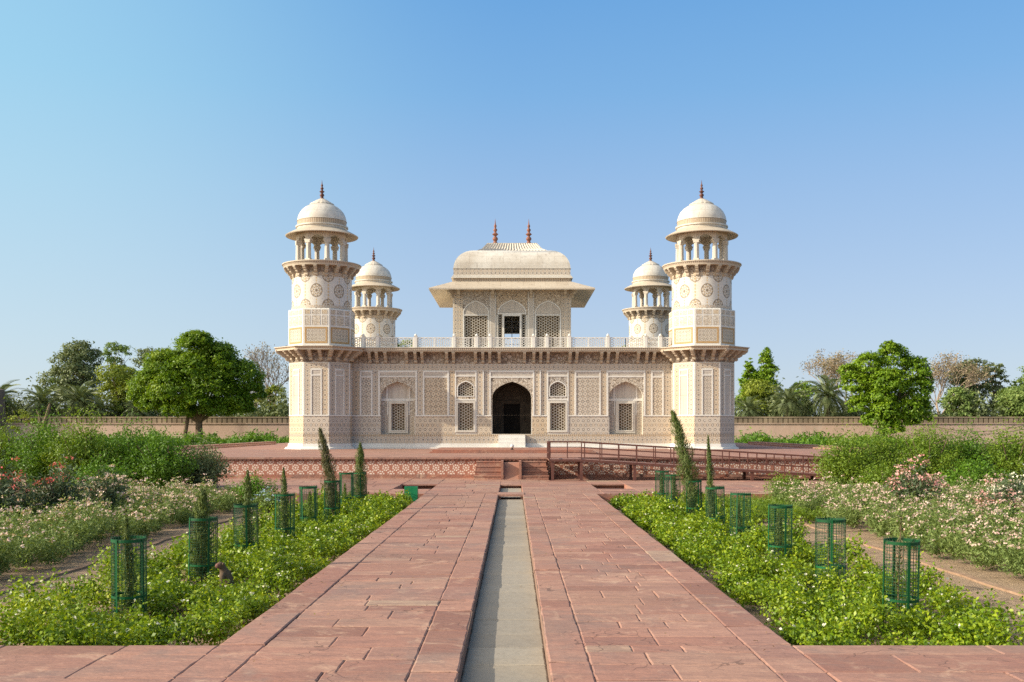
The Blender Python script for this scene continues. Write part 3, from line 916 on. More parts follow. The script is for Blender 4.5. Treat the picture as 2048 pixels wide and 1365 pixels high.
def place_brackets(holder, lower_too):
    if lower_too:
        for k in range(-2, 3):
            a = k * math.pi / 4
            for x in (-.24, .24):
                if abs(k) == 2 and ((k < 0) == (x < 0)): continue
                p = Matrix.Rotation(a, 4, 'Z') @ Vector((x, -AP + .002, 5.0)); put('bracket', bm_low, holder, p[:], a)
        for k in (-1.5, -.5, .5, 1.5):
            a = k * math.pi / 4; p = Matrix.Rotation(a, 4, 'Z') @ Vector((0, -octa(AP) + .01, 5.0)); put('bracket', bm_corner, holder, p[:], a)
    for k in range(11):
        a = (k - 5) * R(18)
        p = Matrix.Rotation(a, 4, 'Z') @ Vector((0, -1.45, 9.06)); put('bracket', bm_up, holder, p[:], a)


# open kiosk on top: columns, cusped arcade, eave, dome, finial
kc = MB()
kc.box(-.135, .135, -.12, .12, .0, .16); kc.lathe([(octa(.118), .16), (octa(.108), .92)], 8, phase=math.pi / 8, cap=False); kc.box(-.135, .135, -.12, .12, .92, 1.02); kc.box(-.17, .17, -.12, .12, 1.02, 1.12)
kcm = kc.mesh('column', 'tan')
for k in range(8):
    a = (k + .5) * math.pi / 4
    p = Matrix.Rotation(a, 4, 'Z') @ Vector((0, -1.17, 9.76)); put('column', kcm, minaret, p[:], a)


def cusped(hw, z0, zs, za):
    pts = [(-hw, z0), (hw, z0), (hw, zs)]
    H = za - zs
    right = []
    for i in range(1, 12):
        t = i / 12; th = t * math.pi / 2
        b = 1 - 0.16 * abs(math.sin(t * math.pi * 2.5))
        right.append((hw * math.cos(th) * b, zs + H * math.sin(th) * (0.93 + .07 * b)))
    return pts + right + [(0, za)] + [(-x, z) for x, z in right[::-1]] + [(-hw, zs)]


ar = MB()
for k in range(8):
    ar.T = Matrix.Rotation(k * math.pi / 4, 4, 'Z') @ Matrix.Translation((0, -1.165, 0))
    hs = 1.165 * T22
    o = cusped(hs - .10, 10.72, 10.76, 11.10)
    poly = [(-hs, 10.72)] + [(-hs, 11.30), (hs, 11.30), (hs, 10.72)] + [p for p in o[1:]] + [o[0]]
    ar.m = 0; ar.prism(poly[::-1], 0, .14, back=True)
    ar.m = 1; ar.box(-hs, hs, -.012, .002, 11.17, 11.25, 'k')
ar.T = Matrix.Identity(4); ar.m = 0; ar.lathe([(octa(1.16), 11.302), (octa(1.16), 11.42)], 8, phase=math.pi / 8)
arm = ar.mesh('arcade', ['tan', 'dent']); put('arcade', arm, minaret)
ev = MB(); ev.lathe([(1.15, 11.33), (1.45, 11.22), (1.75, 11.13), (1.775, 11.165), (1.6, 11.27), (1.40, 11.37), (1.24, 11.43), (1.2, 11.5), (1.0, 11.5)], 48, cap=False)
evm = ev.mesh('eave', 'eave', 40); put('eave', evm, minaret)
dm = MB()
dm.m = 0; dm.lathe([(1.20, 11.42), (1.215, 11.56), (1.28, 11.575), (1.28, 11.64), (1.20, 11.66)], 48, cap=False)
dm.m = 1; dm.lathe([(1.185, 11.66), (1.20, 11.88)], 48, cap=False)
dm.m = 0; dm.lathe([(1.215, 11.88), (1.215, 11.905), (1.195, 11.92), (1.185, 12.02), (1.14, 12.18), (1.06, 12.34), (.94, 12.48), (.79, 12.60), (.62, 12.69), (.48, 12.745), (.3, 12.78)], 48, cap=False)
dmm = dm.mesh('dome', ['dome', 'dent'], 40); put('dome', dmm, minaret)
lo = MB(); lo.lathe([(.50, 12.70), (.56, 12.72), (.53, 12.78), (.40, 12.86), (.28, 12.94), (.18, 13.0), (.12, 13.03)], 48, gore=.10, ngore=18)
lom = lo.mesh('lotus_cap', 'tan', 50); put('lotus_cap', lom, minaret)


def finial_profile(z, h, r):
    q = [(.0, 1.0), (.06, 1.0), (.1, .75), (.14, .55), (.17, .9), (.22, 1.1), (.27, .9), (.31, .5), (.33, .45), (.37, .95), (.40, 1.25), (.42, 1.0), (.46, .5), (.50, .45), (.54, .75), (.58, .8),
         (.62, .4), (.66, .35), (.70, .55), (.74, .5), (.78, .25), (.86, .16), (1.0, .02)]
    return [(r * b, z + h * a) for a, b in q]


fi = MB(); fi.lathe(finial_profile(13.0, 0.98, .105), 14)
fim = fi.mesh('finial', 'finial', 60); put('finial', fim, minaret)
kids = [o for o in COL.objects if o.parent == minaret]
towers = [minaret]
for (x, y) in ((TX, WY), (-TX, B), (TX, B)):
    t = minaret.copy(); COL.objects.link(t); t.location = (x, y, 0)
    for k in kids:
        q = k.copy(); COL.objects.link(q); q.parent = t
    towers.append(t)
for i, t in enumerate(towers): place_brackets(t, i < 2)

# --- roof pavilion
PX, PD = 3.28, 3.0
PF, PB = CY - PD, CY + PD
PMT = ['marble', 'white', 'flower', 'arab', 'niche', 'tan', 'dent', 'starf']
pi_ = {k: i for i, k in enumerate(PMT)}
p = MB()
bays = [(-2.0, .735, 8.12, 8.82), (0, .80, 8.12, 8.86), (2.0, .735, 8.12, 8.82)]
op = [rect(-2.65, -1.35, 5.75, 7.98), rect(-.43, .43, 5.75, 7.98), rect(1.35, 2.65, 5.75, 7.98), rect(-.76, -.55, 5.75, 8.05), rect(.55, .76, 5.75, 8.05)]
p.prism(rect(-PX, PX, 5.56, 9.86), PF, PF + .3, op, back=True)
p.prism(rect(-PX, PX, 5.56, 9.86), PB - .3, PB, [rect(-.46, .46, 5.75, 7.52)], back=True)
p.box(-PX, -PX + .3, PF + .301, PB - .301, 5.56, 9.86); p.box(PX - .3, PX, PF + .301, PB - .301, 5.56, 9.86)
p.box(-PX + .3, PX - .3, PF + .3, PB - .3, 9.4, 9.5)


def pp(x0, x1, z0, z1, mat, y0=-.010):
    p.m = pi_[mat]; p.off = ((x0 + x1) / 2, (z0 + z1) / 2); p.box(x0, x1, PF + y0, PF + .003, z0, z1, 'k'); p.off = (0, 0); p.m = 0


for x0, x1 in ((-PX + .02, -2.72), (2.72, PX - .02)):
    for a in (0, .27):
        pp(x0 + a + .02, x0 + a + .25, 5.7, 9.3, 'flower', -.012)
for x in (-1.06, 1.06):
    pp(x - .13, x + .13, 5.7, 9.3, 'niche', -.06); p.m = 1; p.box(x - .17, x - .131, PF - .05, PF + .003, 5.7, 9.3, 'k'); p.box(x + .131, x + .17, PF - .05, PF + .003, 5.7, 9.3, 'k'); p.m = 0
pp(-PX, PX, 9.32, 9.52, 'flower', -.014); pp(-PX, PX, 9.53, 9.60, 'dent', -.02)
for (cx, hw, zs, za) in bays:
    aw = arch(cx, hw, 8.02, zs, za, 10)
    p.m = pi_['arab']; x0, x1 = cx - .86, cx + .86
    if cx < 0: x1 = -1.24
    if cx > 0: x0 = 1.24
    x0 = max(x0, -2.72); x1 = min(x1, 2.72)
    p.prism(rect(x0, x1, 8.021, 9.30), PF - .025, PF + .003, [[(min(x1 - .002, max(x0 + .002, a)), max(b, 8.022)) for a, b in aw]])
    p.m = 1; p.prism([(min(x1 - .001, max(x0 + .001, a)), b) for a, b in arch(cx, hw, 8.03, zs, za, 10)], PF - .04, PF - .024, [arch(cx, hw - .06, 8.031, zs, za - .07, 10)]); p.m = 0
    p.m = pi_['niche']; p.prism(arch(cx, hw - .02, 8.06, zs, za - .02, 10), PF - .006, PF + .003); p.m = 0
pav = p.build('roof_pavilion', PMT, tomb)
for cx in (-2.0, 2.0):
    m = MB(); m.frame(cx - .72, cx + .72, 5.70, 8.05, .07, PF - .035, PF + .003); m.build('window_frame', 'white', pav)
    l = MB(); l.box(cx - .7, cx + .7, PF + .22, PF + .25, 5.7, 8.0); l.build('window_backing', 'backing', pav)
    l = MB(); hex_lattice(l, rect(cx - .65, cx + .65, 5.75, 7.98), PF + .10, .088, .033, .06); l.build('window_lattice', 'tan', pav)
m = MB(); m.frame(-.53, .53, 5.66, 8.06, .10, PF - .05, PF + .003); m.box(-.80, -.765, PF - .04, PF + .003, 5.7, 8.05); m.box(.765, .80, PF - .04, PF + .003, 5.7, 8.05); m.box(-.80, .80, PF - .052, PF + .003, 8.063, 8.12)
m.build('window_frame', 'white', pav)
for s2 in (-1, 1):
    l = MB(); hex_lattice(l, rect(*sorted((s2 * .55, s2 * .76)), 5.75, 8.05), PF + .1, .080, .030, .05); l.build('window_lattice', 'tan', pav)
m = MB()
m.box(-.02, .02, PF + .12, PF + .15, 5.75, 7.98)
for z in (6.4, 6.72, 7.02, 7.34, 7.66): m.box(-.43, .43, PF + .125, PF + .145, z - .014, z + .014)
m.build('window_bars', 'bars', pav)
# sloping eave of the pavilion: four pitched slabs
e = MB(); OX, OY, z_in, z_out, th = 4.52, PD + 1.22, 9.88, 9.36, .085
v = []
for (x, y, z) in ((PX, PD, z_in), (OX, OY, z_out)):
    for zz in (z, z - th):
        v += [(-x, CY - y, zz), (x, CY - y, zz), (x, CY + y, zz), (-x, CY + y, zz)]
f = []
for i in range(4):
    j = (i + 1) % 4
    f += [(8 + i, 8 + j, j, i), (4 + i, 4 + j, 12 + j, 12 + i), (12 + i, 12 + j, 8 + j, 8 + i)]
e.add(v, f)
e.build('pavilion_eave', 'eave', pav)
bm_pav = bracket_mesh(0.62, 0.62, 0.15)
for x in (-2.95, -1.06, 1.06, 2.95): put('eave_bracket', bm_pav, pav, (x, PF - .012, 8.98))
for sx, a in ((-1, -math.pi / 4), (1, math.pi / 4)): put('eave_bracket', bm_pav, pav, (sx * PX, PF, 8.98), a)
# frieze and mouldings above the eave
q = MB()
def ring4(hx, hy, z0, z1, mi): q.m = mi; q.box(-hx, hx, CY - hy, CY + hy, z0, z1)
ring4(PX - .02, PD - .02, 9.80, 10.06, 1); ring4(PX + .10, PD + .10, 10.062, 10.10, 0); ring4(PX + .05, PD + .05, 10.102, 10.19, 0); ring4(PX - .01, PD - .01, 10.192, 10.26, 0); ring4(PX - .03, PD - .03, 10.262, 10.60, 2)
ring4(PX, PD, 10.602, 10.63, 0)
q.build('pavilion_frieze', ['marble', 'dent', 'flower'], pav)
# curved four-sided roof
r_ = MB(); prof = []
for i in range(13):
    t = i / 12; th = t * math.pi / 2
    s_ = 1 - (1 - math.cos(th)) * 1.0
    prof.append((PX - .03 - 1.48 * (1 - math.cos(th) ** .9), PD - .03 - 1.48 * (1 - math.cos(th) ** .9), 10.632 + 1.20 * math.sin(th) ** 1.05))
v, f, uv = [], [], []
for (a, b, z) in prof: v += [(-a, CY - b, z), (a, CY - b, z), (a, CY + b, z), (-a, CY + b, z)]
for j in range(len(prof) - 1):
    for i in range(4):
        k = (i + 1) % 4; f.append((j * 4 + i, j * 4 + k, j * 4 + 4 + k, j * 4 + 4 + i))
r_.add(v, f)
r_.build('pavilion_roof', 'dome', pav, 35)
# ribbed ridge cap
cp = MB(); x0, y0, z0, x1, y1, z1 = 1.98, 1.62, 11.80, 1.42, .42, 12.42
def ribbed(ax, bx, n, fx):
    for k in range(n):
        t0, t1 = k / n, (k + 1) / n
        tm = (t0 + t1) / 2
        def P(t, u, lift):
            c_ = [(-1 + 2 * t)]
            lo_, hi_ = fx(c_[0])
            mid = tuple(lo_[i] + (hi_[i] - lo_[i]) * .45 for i in range(3))
            mid = (mid[0], mid[1], mid[2] - .10)
            p_ = (lo_, mid, hi_)[u]
            return (p_[0], p_[1], p_[2] + lift)
        v = [P(t0, u, 0) for u in range(3)] + [P(tm, u, .075) for u in range(3)] + [P(t1, u, 0) for u in range(3)]
        cp.add(v, [(0, 3, 4, 1), (1, 4, 5, 2), (3, 6, 7, 4), (4, 7, 8, 5)])
ribbed(0, 0, 22, lambda c_: ((c_ * x0, CY - y0, z0), (c_ * x1, CY - y1, z1)))
ribbed(0, 0, 22, lambda c_: ((-c_ * x0, CY + y0, z0), (-c_ * x1, CY + y1, z1)))
ribbed(0, 0, 16, lambda c_: ((x0, CY + c_ * y0, z0), (x1, CY + c_ * y1, z1)))
ribbed(0, 0, 16, lambda c_: ((-x0, CY - c_ * y0, z0), (-x1, CY - c_ * y1, z1)))
cp.box(-x1 - .03, x1 + .03, CY - y1 - .03, CY + y1 + .03, z1 - .03, z1 + .06); cp.box(-x0 - .02, x0 + .02, CY - y0 - .02, CY + y0 + .02, z0 - .05, z0 - .005)
cp.build('ridge_cap', 'tan', pav)
for sx in (-1, 1):
    m = MB(); m.lathe(finial_profile(12.46, 1.52, .15), 16, (sx * .98, CY)); m.build('pavilion_finial', 'copper', pav, 60)
rebase(tomb, (0, CY, PZ))


# ================================================================== PLATFORM, TERRACE, PATH, CHANNEL
PFY, PBY, PHX = 35.2, 84.5, 15.7
plat = thing('sandstone_platform', 'low red sandstone platform with white inlaid lattice band and front steps, under the mausoleum', 'platform')
m = MB()
m.box(-PHX, PHX, PFY, PBY, -.3, .60, 'f')
m.box(-PHX, PHX, PFY - .001, PFY + .05, .585, .60)
m.build('core', 'red', plat)
m = MB(); m.box(-PHX - .10, PHX + .10, PFY - .10, PBY + .1, .655, PZ); m.build('platform_paving', 'paving', plat)
m = MB(); n = int(2 * PHX / .14)
poly = [(-PHX - .05, PFY + .3), (-PHX - .05, PFY - .06)]
for k in range(n):
    x = -PHX + 2 * PHX * k / n
    poly += [(x, PFY - .06), (x, PFY - .02), (x + .05, PFY - .02), (x + .05, PFY - .06)]
poly += [(PHX + .05, PFY - .06), (PHX + .05, PFY + .3)]
m.plan(poly, .602, .654); m.build('dentil_course', 'red', plat)
SX = 1.18
for a, b in ((-PHX, -SX), (SX, PHX)):
    m = MB(); m.off = (0, .36); m.box(a, b, PFY - .006, PFY + .06, .135, .583); m.build('inlaid_band', 'inlay', plat)
m = MB()
for a, b in ((-PHX, -SX), (SX, PHX)):
    m.box(a, b, PFY - .035, PFY + .06, .584, .601); m.box(a, b, PFY - .04, PFY + .06, -.3, .134); m.box(a, b, PFY - .09, PFY - .041, -.3, .045)
m.build('base_moulding', 'redstep', plat)
# front steps with a sunk cascade slab in the middle
m = MB(); st = MB()
for k in range(4):
    z1 = .60 - .15 * k; y = PFY - .20 - .27 * k
    for a, b in ((-SX, -.30), (.30, SX)): st.box(a - .02 * k, b + .02 * k, y - .27, y if k else PFY + .06, -.02, z1 - .04); st.box(a - .02 * k - .015, b + .02 * k + .015, y - .29, y if k else PFY + .06, z1 - .036, z1)
st.box(-.34, -.26, PFY - 1.32, PFY + .05, -.02, .63); st.box(.26, .34, PFY - 1.32, PFY + .05, -.02, .63)
st.build('front_steps', 'redstep', plat)
m.add([(-.26, PFY - 1.30, .0), (.26, PFY - 1.30, .0), (.26, PFY - .9, .56), (-.26, PFY - .9, .56), (-.26, PFY, .56), (.26, PFY, .56), (.26, PFY, -.02), (-.26, PFY, -.02)],
      [(0, 1, 2, 3), (3, 2, 5, 4)])
m.build('cascade_slab', 'redstep', plat)
for sx in (-1, 1):
    m = MB(); m.box(*sorted((sx * (PHX - .5), sx * (PHX + .09))), 44, 66, PZ + .001, PZ + .16); m.box(*sorted((sx * (PHX - .9), sx * (PHX - .501))), 46, 64, PZ + .001, PZ + .08); m.build('side_kerb', 'paving', plat)
rebase(plat, (0, 59.8, -.3))
m = MB(); m.box(-3.3, 3.4, 41.2, 46.6, PZ + .001, PZ + .055); m.box(-3.2, 3.3, 41.35, 46.5, PZ + .056, PZ + .13)
m.build('stone_slab', 'redstep', None, label='low red stone slab lying on the platform in front of the doorway', category='stone slab')
lm = thing('fixture', 'small round white lamp standing on the low red slab before the doorway', 'lamp', (.02, 41.6, PZ + .13))
m = MB(); m.lathe([(.06, 0), (.06, .03), (.03, .05), (.03, .07)], 12); m.build('lamp_foot', 'bars', lm)
m = MB(); m.lathe([(.03, .07), (.075, .10), (.085, .15), (.06, .20), (0, .225)], 14); m.build('lamp_globe', 'white', lm, 60)

# --- ground, terrace with two sunken tanks, causeway
m = MB(); m.box(-1500, 1500, -40, 3000, -.9, -.30); m.build('ground', 'soil', None, kind='structure')
TF, TB = 26.9, PFY + .04
pits = [(-3.35, -2.25, 28.9, 31.9), (2.45, 3.5, 28.9, 31.9)]
CH = .32           # half width of the channel
m = MB()
xs = [-30, -3.35, -2.25, -CH, CH, 2.45, 3.5, 30]; ys = [TF, 28.9, 31.5, 31.9, TB]
for i in range(7):
    for j in range(4):
        if i in (1, 5) and j in (1, 2): continue
        if i == 3 and j < 2: continue
        x0, x1, y0, y1 = xs[i], xs[i + 1], ys[j], ys[j + 1]
        m.box(x0, x1, y0, y1, -.42, -.012, 'b')
m.build('terrace_bed', 'redstep', None, kind='structure')


def slab_field(mb, x0, x1, y0, y1, z, dep, wid, gap=.006, lift=.005, skip=None, rot=False):
    """irregular rows of separate paving stones"""
    y = y0
    while y < y1 - .02:
        d = random.uniform(*dep)
        if y1 - (y + d) < dep[0] * .6: d = y1 - y
        x = x0
        while x < x1 - .02:
            w_ = random.uniform(*wid) * random.choice((1, 1, 1.3, .75))
            if x1 - (x + w_) < wid[0] * .6: w_ = x1 - x
            if not (skip and skip(x + w_ / 2, y + d / 2)):
                g1 = gap * random.uniform(.4, 1.3)
                a, b, c_, e_ = x + g1 / 2, x + w_ - g1 / 2, y + g1 / 2, y + d - g1 / 2
                zc, tx, ty = z + random.uniform(-lift, lift) * .7, random.uniform(-lift, lift), random.uniform(-lift, lift)
                n_ = 5 if y < 16 else 2
                cc = [(a, c_), (b, c_), (b, e_), (a, e_)]; ring = []
                for q in range(4):
                    p0, p1 = cc[q], cc[(q + 1) % 4]
                    for k in range(n_):
                        t = (k + (random.uniform(-.25, .25) if k else 0)) / n_
                        j = lambda: random.uniform(-1, 1) * (.003 if random.random() < .85 else .008)
                        ring.append((p0[0] + (p1[0] - p0[0]) * t + j(), p0[1] + (p1[1] - p0[1]) * t + j()))
                zz = lambda p: zc + tx * (p[0] - (a + b) / 2) / (b - a) + ty * (p[1] - (c_ + e_) / 2) / (e_ - c_)
                m_ = len(ring); mx_, my_ = (a + b) / 2, (c_ + e_) / 2
                ins = [(p[0] + (mx_ - p[0]) * .012 / (b - a) * 2, p[1] + (my_ - p[1]) * .012 / (e_ - c_) * 2) for p in ring]
                v = [(p[0], p[1], z - .05) for p in ring] + [(p[0], p[1], zz(p) - .006) for p in ring] + [(p[0], p[1], zz(p)) for p in ins]
                f = [tuple(2 * m_ + k for k in range(m_))]
                for k in range(m_):
                    k2 = (k + 1) % m_; f += [(k, k2, m_ + k2, m_ + k), (m_ + k, m_ + k2, 2 * m_ + k2, 2 * m_ + k)]
                mb.add(v, f)
            x += w_
        y += d


def in_tank(x, y): return any(a - .1 < x < b + .1 and c_ < y < d for a, b, c_, d in pits) or (abs(x) < CH and y < 31.5)


m = MB()
for a, b in ((-30, -3.35), (-3.35, -2.25), (-2.25, -CH), (-CH, CH), (CH, 2.45), (2.45, 3.5), (3.5, 30)):
    slab_field(m, a, b, TF, TB - .1, 0.0, (.45, .95), (.7, 1.5), skip=in_tank)
m.build('terrace', 'paver', None, kind='structure')
m = MB()
for a, b, c_, d in pits: m.box(a, b, c_, d, -.6, -.19)
m.build('tank_floor', 'channel', None, kind='structure')
PW = 2.25
m = MB()
for s_ in (-1, 1):
    a, b = sorted((s_ * CH, s_ * PW)); m.box(a, b, 2.5, TF - .001, -.42, -.011)
    a, b = sorted((s_ * (PW + .001), s_ * 14)); m.box(a, b, 2.5, 8.05, -.42, -.011)
m.build('path_bed', 'mortar', None, kind='structure')
m = MB()
# long edge stones beside the channel and along the beds, irregular rows between
slab_field(m, -CH - .34, -CH, 2.6, TF, 0.0, (.45, 1.1), (.34, .34), lift=.008)
slab_field(m, CH, CH + .30, 2.6, TF, 0.0, (.30, .9), (.30, .30), lift=.009)
slab_field(m, -PW, -PW + .36, 8.06, TF, 0.002, (.6, 1.4), (.36, .36), lift=.006)
slab_field(m, PW - .36, PW, 8.06, TF, 0.002, (.6, 1.3), (.36, .36), lift=.008)
slab_field(m, -PW + .36, -CH - .34, 2.6, TF, 0.0, (.24, .44), (.5, 1.0), .005, .004)
slab_field(m, CH + .30, PW - .36, 2.6, TF, 0.0, (.22, .52), (.35, .75), .005, .004)
slab_field(m, -14, -PW, 7.72, 8.05, 0.0, (.33, .33), (.9, 1.8), .006, .003)
slab_field(m, -14, -PW, 2.6, 7.72, 0.0, (.6, 1.3), (.9, 1.7), .006, .003)
slab_field(m, -PW, -PW + .36, 2.6, 8.06, 0.0, (.5, 1.2), (.36, .36), .006, .004)
slab_field(m, PW, 14, 7.72, 8.05, 0.0, (.33, .33), (.8, 1.6), .006, .003)
slab_field(m, PW, 14, 2.6, 7.72, 0.0, (.3, .7), (.6, 1.4), .006, .003)
slab_field(m, PW - .36, PW, 2.6, 8.06, 0.0, (.4, 1.0), (.36, .36), .006, .004)
m.build('path', 'paver', None, kind='structure')
# channel: stone floor below the path
CZ = -.12
m = MB(); slab_field(m, -CH, CH, 2.6, 31.5, CZ, (.30, .75), (2, 2), .012, .004); m.build('channel_floor', 'channel', None, kind='structure')
m = MB(); m.box(-CH - .2, CH + .2, 2.5, 31.5, -.43, CZ - .022); m.build('channel_bed', 'mortar', None, kind='structure')
br = MB(); br.box(-CH - .03, CH + .03, 26.35, 27.25, -.045, .012); br.box(-CH + .001, -CH + .06, 26.4, 27.2, CZ, -.046); br.box(CH - .06, CH - .001, 26.4, 27.2, CZ, -.046)
br.build('stone_bridge', 'paver', None, label='flat stone slab bridging the narrow water channel before the terrace', category='slab bridge')
m = MB(); slab_field(m, -.8, .9, 33.3, 33.85, .02, (.5, .6), (.8, .9)); m.build('step_slab', 'paver', None, label='thin worn threshold slab at the foot of the red front steps', category='slab')
gb = thing('green_box', 'small plain green metal box at the corner of the terrace beside the left bed', 'box', (-2.58, 26.55, -.3))
m = MB(); m.box(-.17, .17, -.10, .10, .12, .50); m.build('box_body', 'bin', gb)
for x in (-.145, .145): m = MB(); m.box(x - .015, x + .015, -.09, .09, 0, .12); m.build('box_foot', 'bars', gb)
# kerbs of the dirt paths
for s_, lab in ((-1, 'low brick kerb edging the dirt path left of the beds'), (1, 'low brick kerb edging the dirt path right of the beds')):
    m = MB(); y = 9.0
    pts = []
    for k in range(46): pts.append((s_ * (6.15 + .03 * math.sin(k * 1.7) + random.uniform(-.012, .012)), 9 + k * .4))
    poly = [(x - .05, y) for x, y in pts] + [(x + .05, y) for x, y in pts[::-1]]
    m.plan(poly, -.31, -.272); m.build('path_kerb', 'kerb', None, label=lab, category='kerb')

# ================================================================== ACCESS RAMP
ramp = thing('access_ramp', 'brown steel access ramp with double railings sloping down to the right along the platform', 'ramp')
RY0, RY1 = 33.55, 34.75
LX0, LX1, RX1 = 1.24, 2.30, 13.0


def deck_z(x): return .70 if x <= LX1 else .70 - (x - LX1) * .0625


m = MB()
m.box(LX0, LX1, RY0, RY1 + .28, .655, .70)
m.add([(LX1, RY0, .655), (RX1, RY0, deck_z(RX1) - .045), (RX1, RY1, deck_z(RX1) - .045), (LX1, RY1, .655), (LX1, RY0, .70), (RX1, RY0, deck_z(RX1)), (RX1, RY1, deck_z(RX1)), (LX1, RY1, .70)],
      [(3, 2, 1, 0), (4, 5, 6, 7), (0, 1, 5, 4), (1, 2, 6, 5), (2, 3, 7, 6)])
m.build('deck', 'deck', ramp)
m = MB()
for y in (RY0 - .02, RY1 + .02):
    m.bar((LX1, y, .665), (RX1, y, deck_z(RX1) - .035), .075, .035)
m.bar((LX0, RY0 - .02, .665), (LX1, RY0 - .02, .665), .075, .035)
m.build('side_beam', 'rust', ramp)
H = .56
def rail(name, y, pts_x, start):
    m = MB()
    for h in (H, .20, .38) if True else ():
        r = .028 if h == H else .014
        P = [(x, y, deck_z(x) + h) for x in ([start] + ([LX1] if start < LX1 else []) + [RX1])]
        for a, b in zip(P[:-1], P[1:]): m.bar(a, b, r * 1.6, r * 1.6)
    o = m.build(name, 'rust', ramp)
    for x in pts_x:
        q = MB(); q.box(-.017, .017, -.017, .017, 0, H); put('baluster', q.mesh('baluster', 'rust') if 'bal' not in rail.__dict__ else rail.bal, ramp, (x, y, deck_z(x)))
rail.bal = (lambda q: (q.box(-.016, .016, -.016, .016, 0, H), q.mesh('baluster', 'rust'))[1])(MB())
rail('front_railing', RY0 - .02, [LX1 + .001 + k * .605 for k in range(18)], LX1)
rail('rear_railing', RY1 + .02, [LX0 + .08 + k * .585 for k in range(20)], LX0)
q = MB()
for h in (H, .20): q.bar((LX0, RY0 + .02, .70 + h), (LX0, RY1 + .02, .70 + h), .04, .04, (1, 0, 0))
q.build('end_railing', 'rust', ramp)
for y in (RY0 - .02, RY1 + .02):
    q = MB(); q.box(LX0 - .03, LX0 + .03, y - .03, y + .03, .70, .70 + H + .03); q.build('post', 'rust', ramp)
for x in (LX0 + .12, LX1, 4.05, 6.0, 7.9, 10.2, 12.2):
    for y in (RY0 + .03, RY1 - .03):
        q = MB(); h = deck_z(x) - .05; q.box(x - .045, x + .045, y - .045, y + .045, -.012, h); q.box(x - .09, x + .09, y - .09, y + .09, -.012, .012); q.build('leg', 'rust', ramp)
rebase(ramp, (LX0, RY0, 0))

# ================================================================== GARDEN WALL AND RUINED CORNER TOWER
GY = 135.0
wall = thing('garden_wall', 'long pink plastered garden wall with a dark arcaded coping, behind the mausoleum', 'wall')
m = MB(); m.box(-140, 140, GY, GY + .9, -.4, 2.36); m.box(-140, 140, GY - .14, GY + .9, 2.362, 2.46); m.build('wall_face', 'plaster', wall)
m = MB(); poly = [(-140, GY + .9), (-140, GY - .10)]
x = -140
while x < 139.4:
    poly += [(x + .02, GY - .10), (x + .02, GY + .22), (x + .15, GY + .22), (x + .15, GY - .10)]; x += .66
poly += [(140, GY - .10), (140, GY + .9)]
m.plan(poly, 2.462, 3.12); m.box(-140, 140, GY - .16, GY + .95, 3.122, 3.30); m.build('coping', 'coping', wall)
rebase(wall, (0, GY, -.3))
tw = thing('ruined_tower', 'broken dark brick tower stump at the far end of the garden wall', 'tower', (-68.9, 132.4, -.3))
m = MB()
poly = [(-2.2, 0), (2.2, 0), (2.15, 4.6), (2.1, 5.0), (2.05, 7.1), (1.55, 7.25), (1.4, 6.7), (.9, 6.4), (.3, 5.9), (-.5, 5.6), (-1.2, 5.9), (-2.2, 5.2)]
m.prism(poly, 0, 2.4, [arch(1.15, .12, 1.2, 2.4, 2.7, 4)], back=True); m.build('masonry', 'brick', tw)
m = MB(); m.box(-2.3, 2.3, -.08, -.002, 2.9, 3.1); m.build('string_course', 'coping', tw)
# loose cable along the wall on the right
m = MB(); m.tube([(54 + k * 1.0, GY - .2, 2.25 - .9 * math.sin(math.pi * k / 14)) for k in range(15)], .025, 4)
m.build('cable', 'bars', None, label='thin dark cable sagging along the pink garden wall beyond the right hedge', category='cable')


# ================================================================== PLANTING
def curve_noise(n, s): return rng.normal(size=(n, 3)) * s


def shrub(n_shoot, n_leaf, R_, H_, jit=.03, lo=.3, up=.8, pw=1.0, flat=.38):
    """leaf centres, normals and directions of one many-stemmed shrub standing at the origin; also its shoot tips"""
    ph = rng.uniform(0, 2 * np.pi, n_shoot); t = rng.uniform(0, 1, n_shoot) ** .6
    tip = np.stack([R_ * t * np.cos(ph), R_ * t * np.sin(ph), H_ * (1 - flat * t ** 2) * np.where(rng.random(n_shoot) < .1, rng.uniform(1.1, 1.38, n_shoot), rng.uniform(.74, 1.1, n_shoot))], 1)
    base = tip * np.array([.18, .18, 0])
    i = np.repeat(np.arange(n_shoot), n_leaf)
    s_ = (lo + (1 - lo) * rng.uniform(0, 1, len(i)) ** pw)[:, None]
    c = base[i] * (1 - s_) ** 1.5 + tip[i] * np.concatenate([s_ ** 1.3, s_ ** 1.3, s_ ** .85], 1) + curve_noise(len(i), jit)
    out = np.concatenate([tip[i][:, :2], np.zeros((len(i), 1))], 1) / max(R_, 1e-3)
    N = rng.normal(size=(len(i), 3)) * .75 + np.array([0, 0, up]) + out * .5
    T = rng.normal(size=(len(i), 3)) * .8 + out + np.array([0, 0, .5])
    return c, N, T, tip


def blooms(tips, k, r, up=.8):
    i = np.repeat(np.arange(len(tips)), k)
    c = tips[i] + rng.normal(size=(len(i), 3)) * np.array([r, r, r * .45]) + np.array([0, 0, r * .5])
    return c, rng.normal(size=(len(i), 3)) * .6 + np.array([0, 0, up])


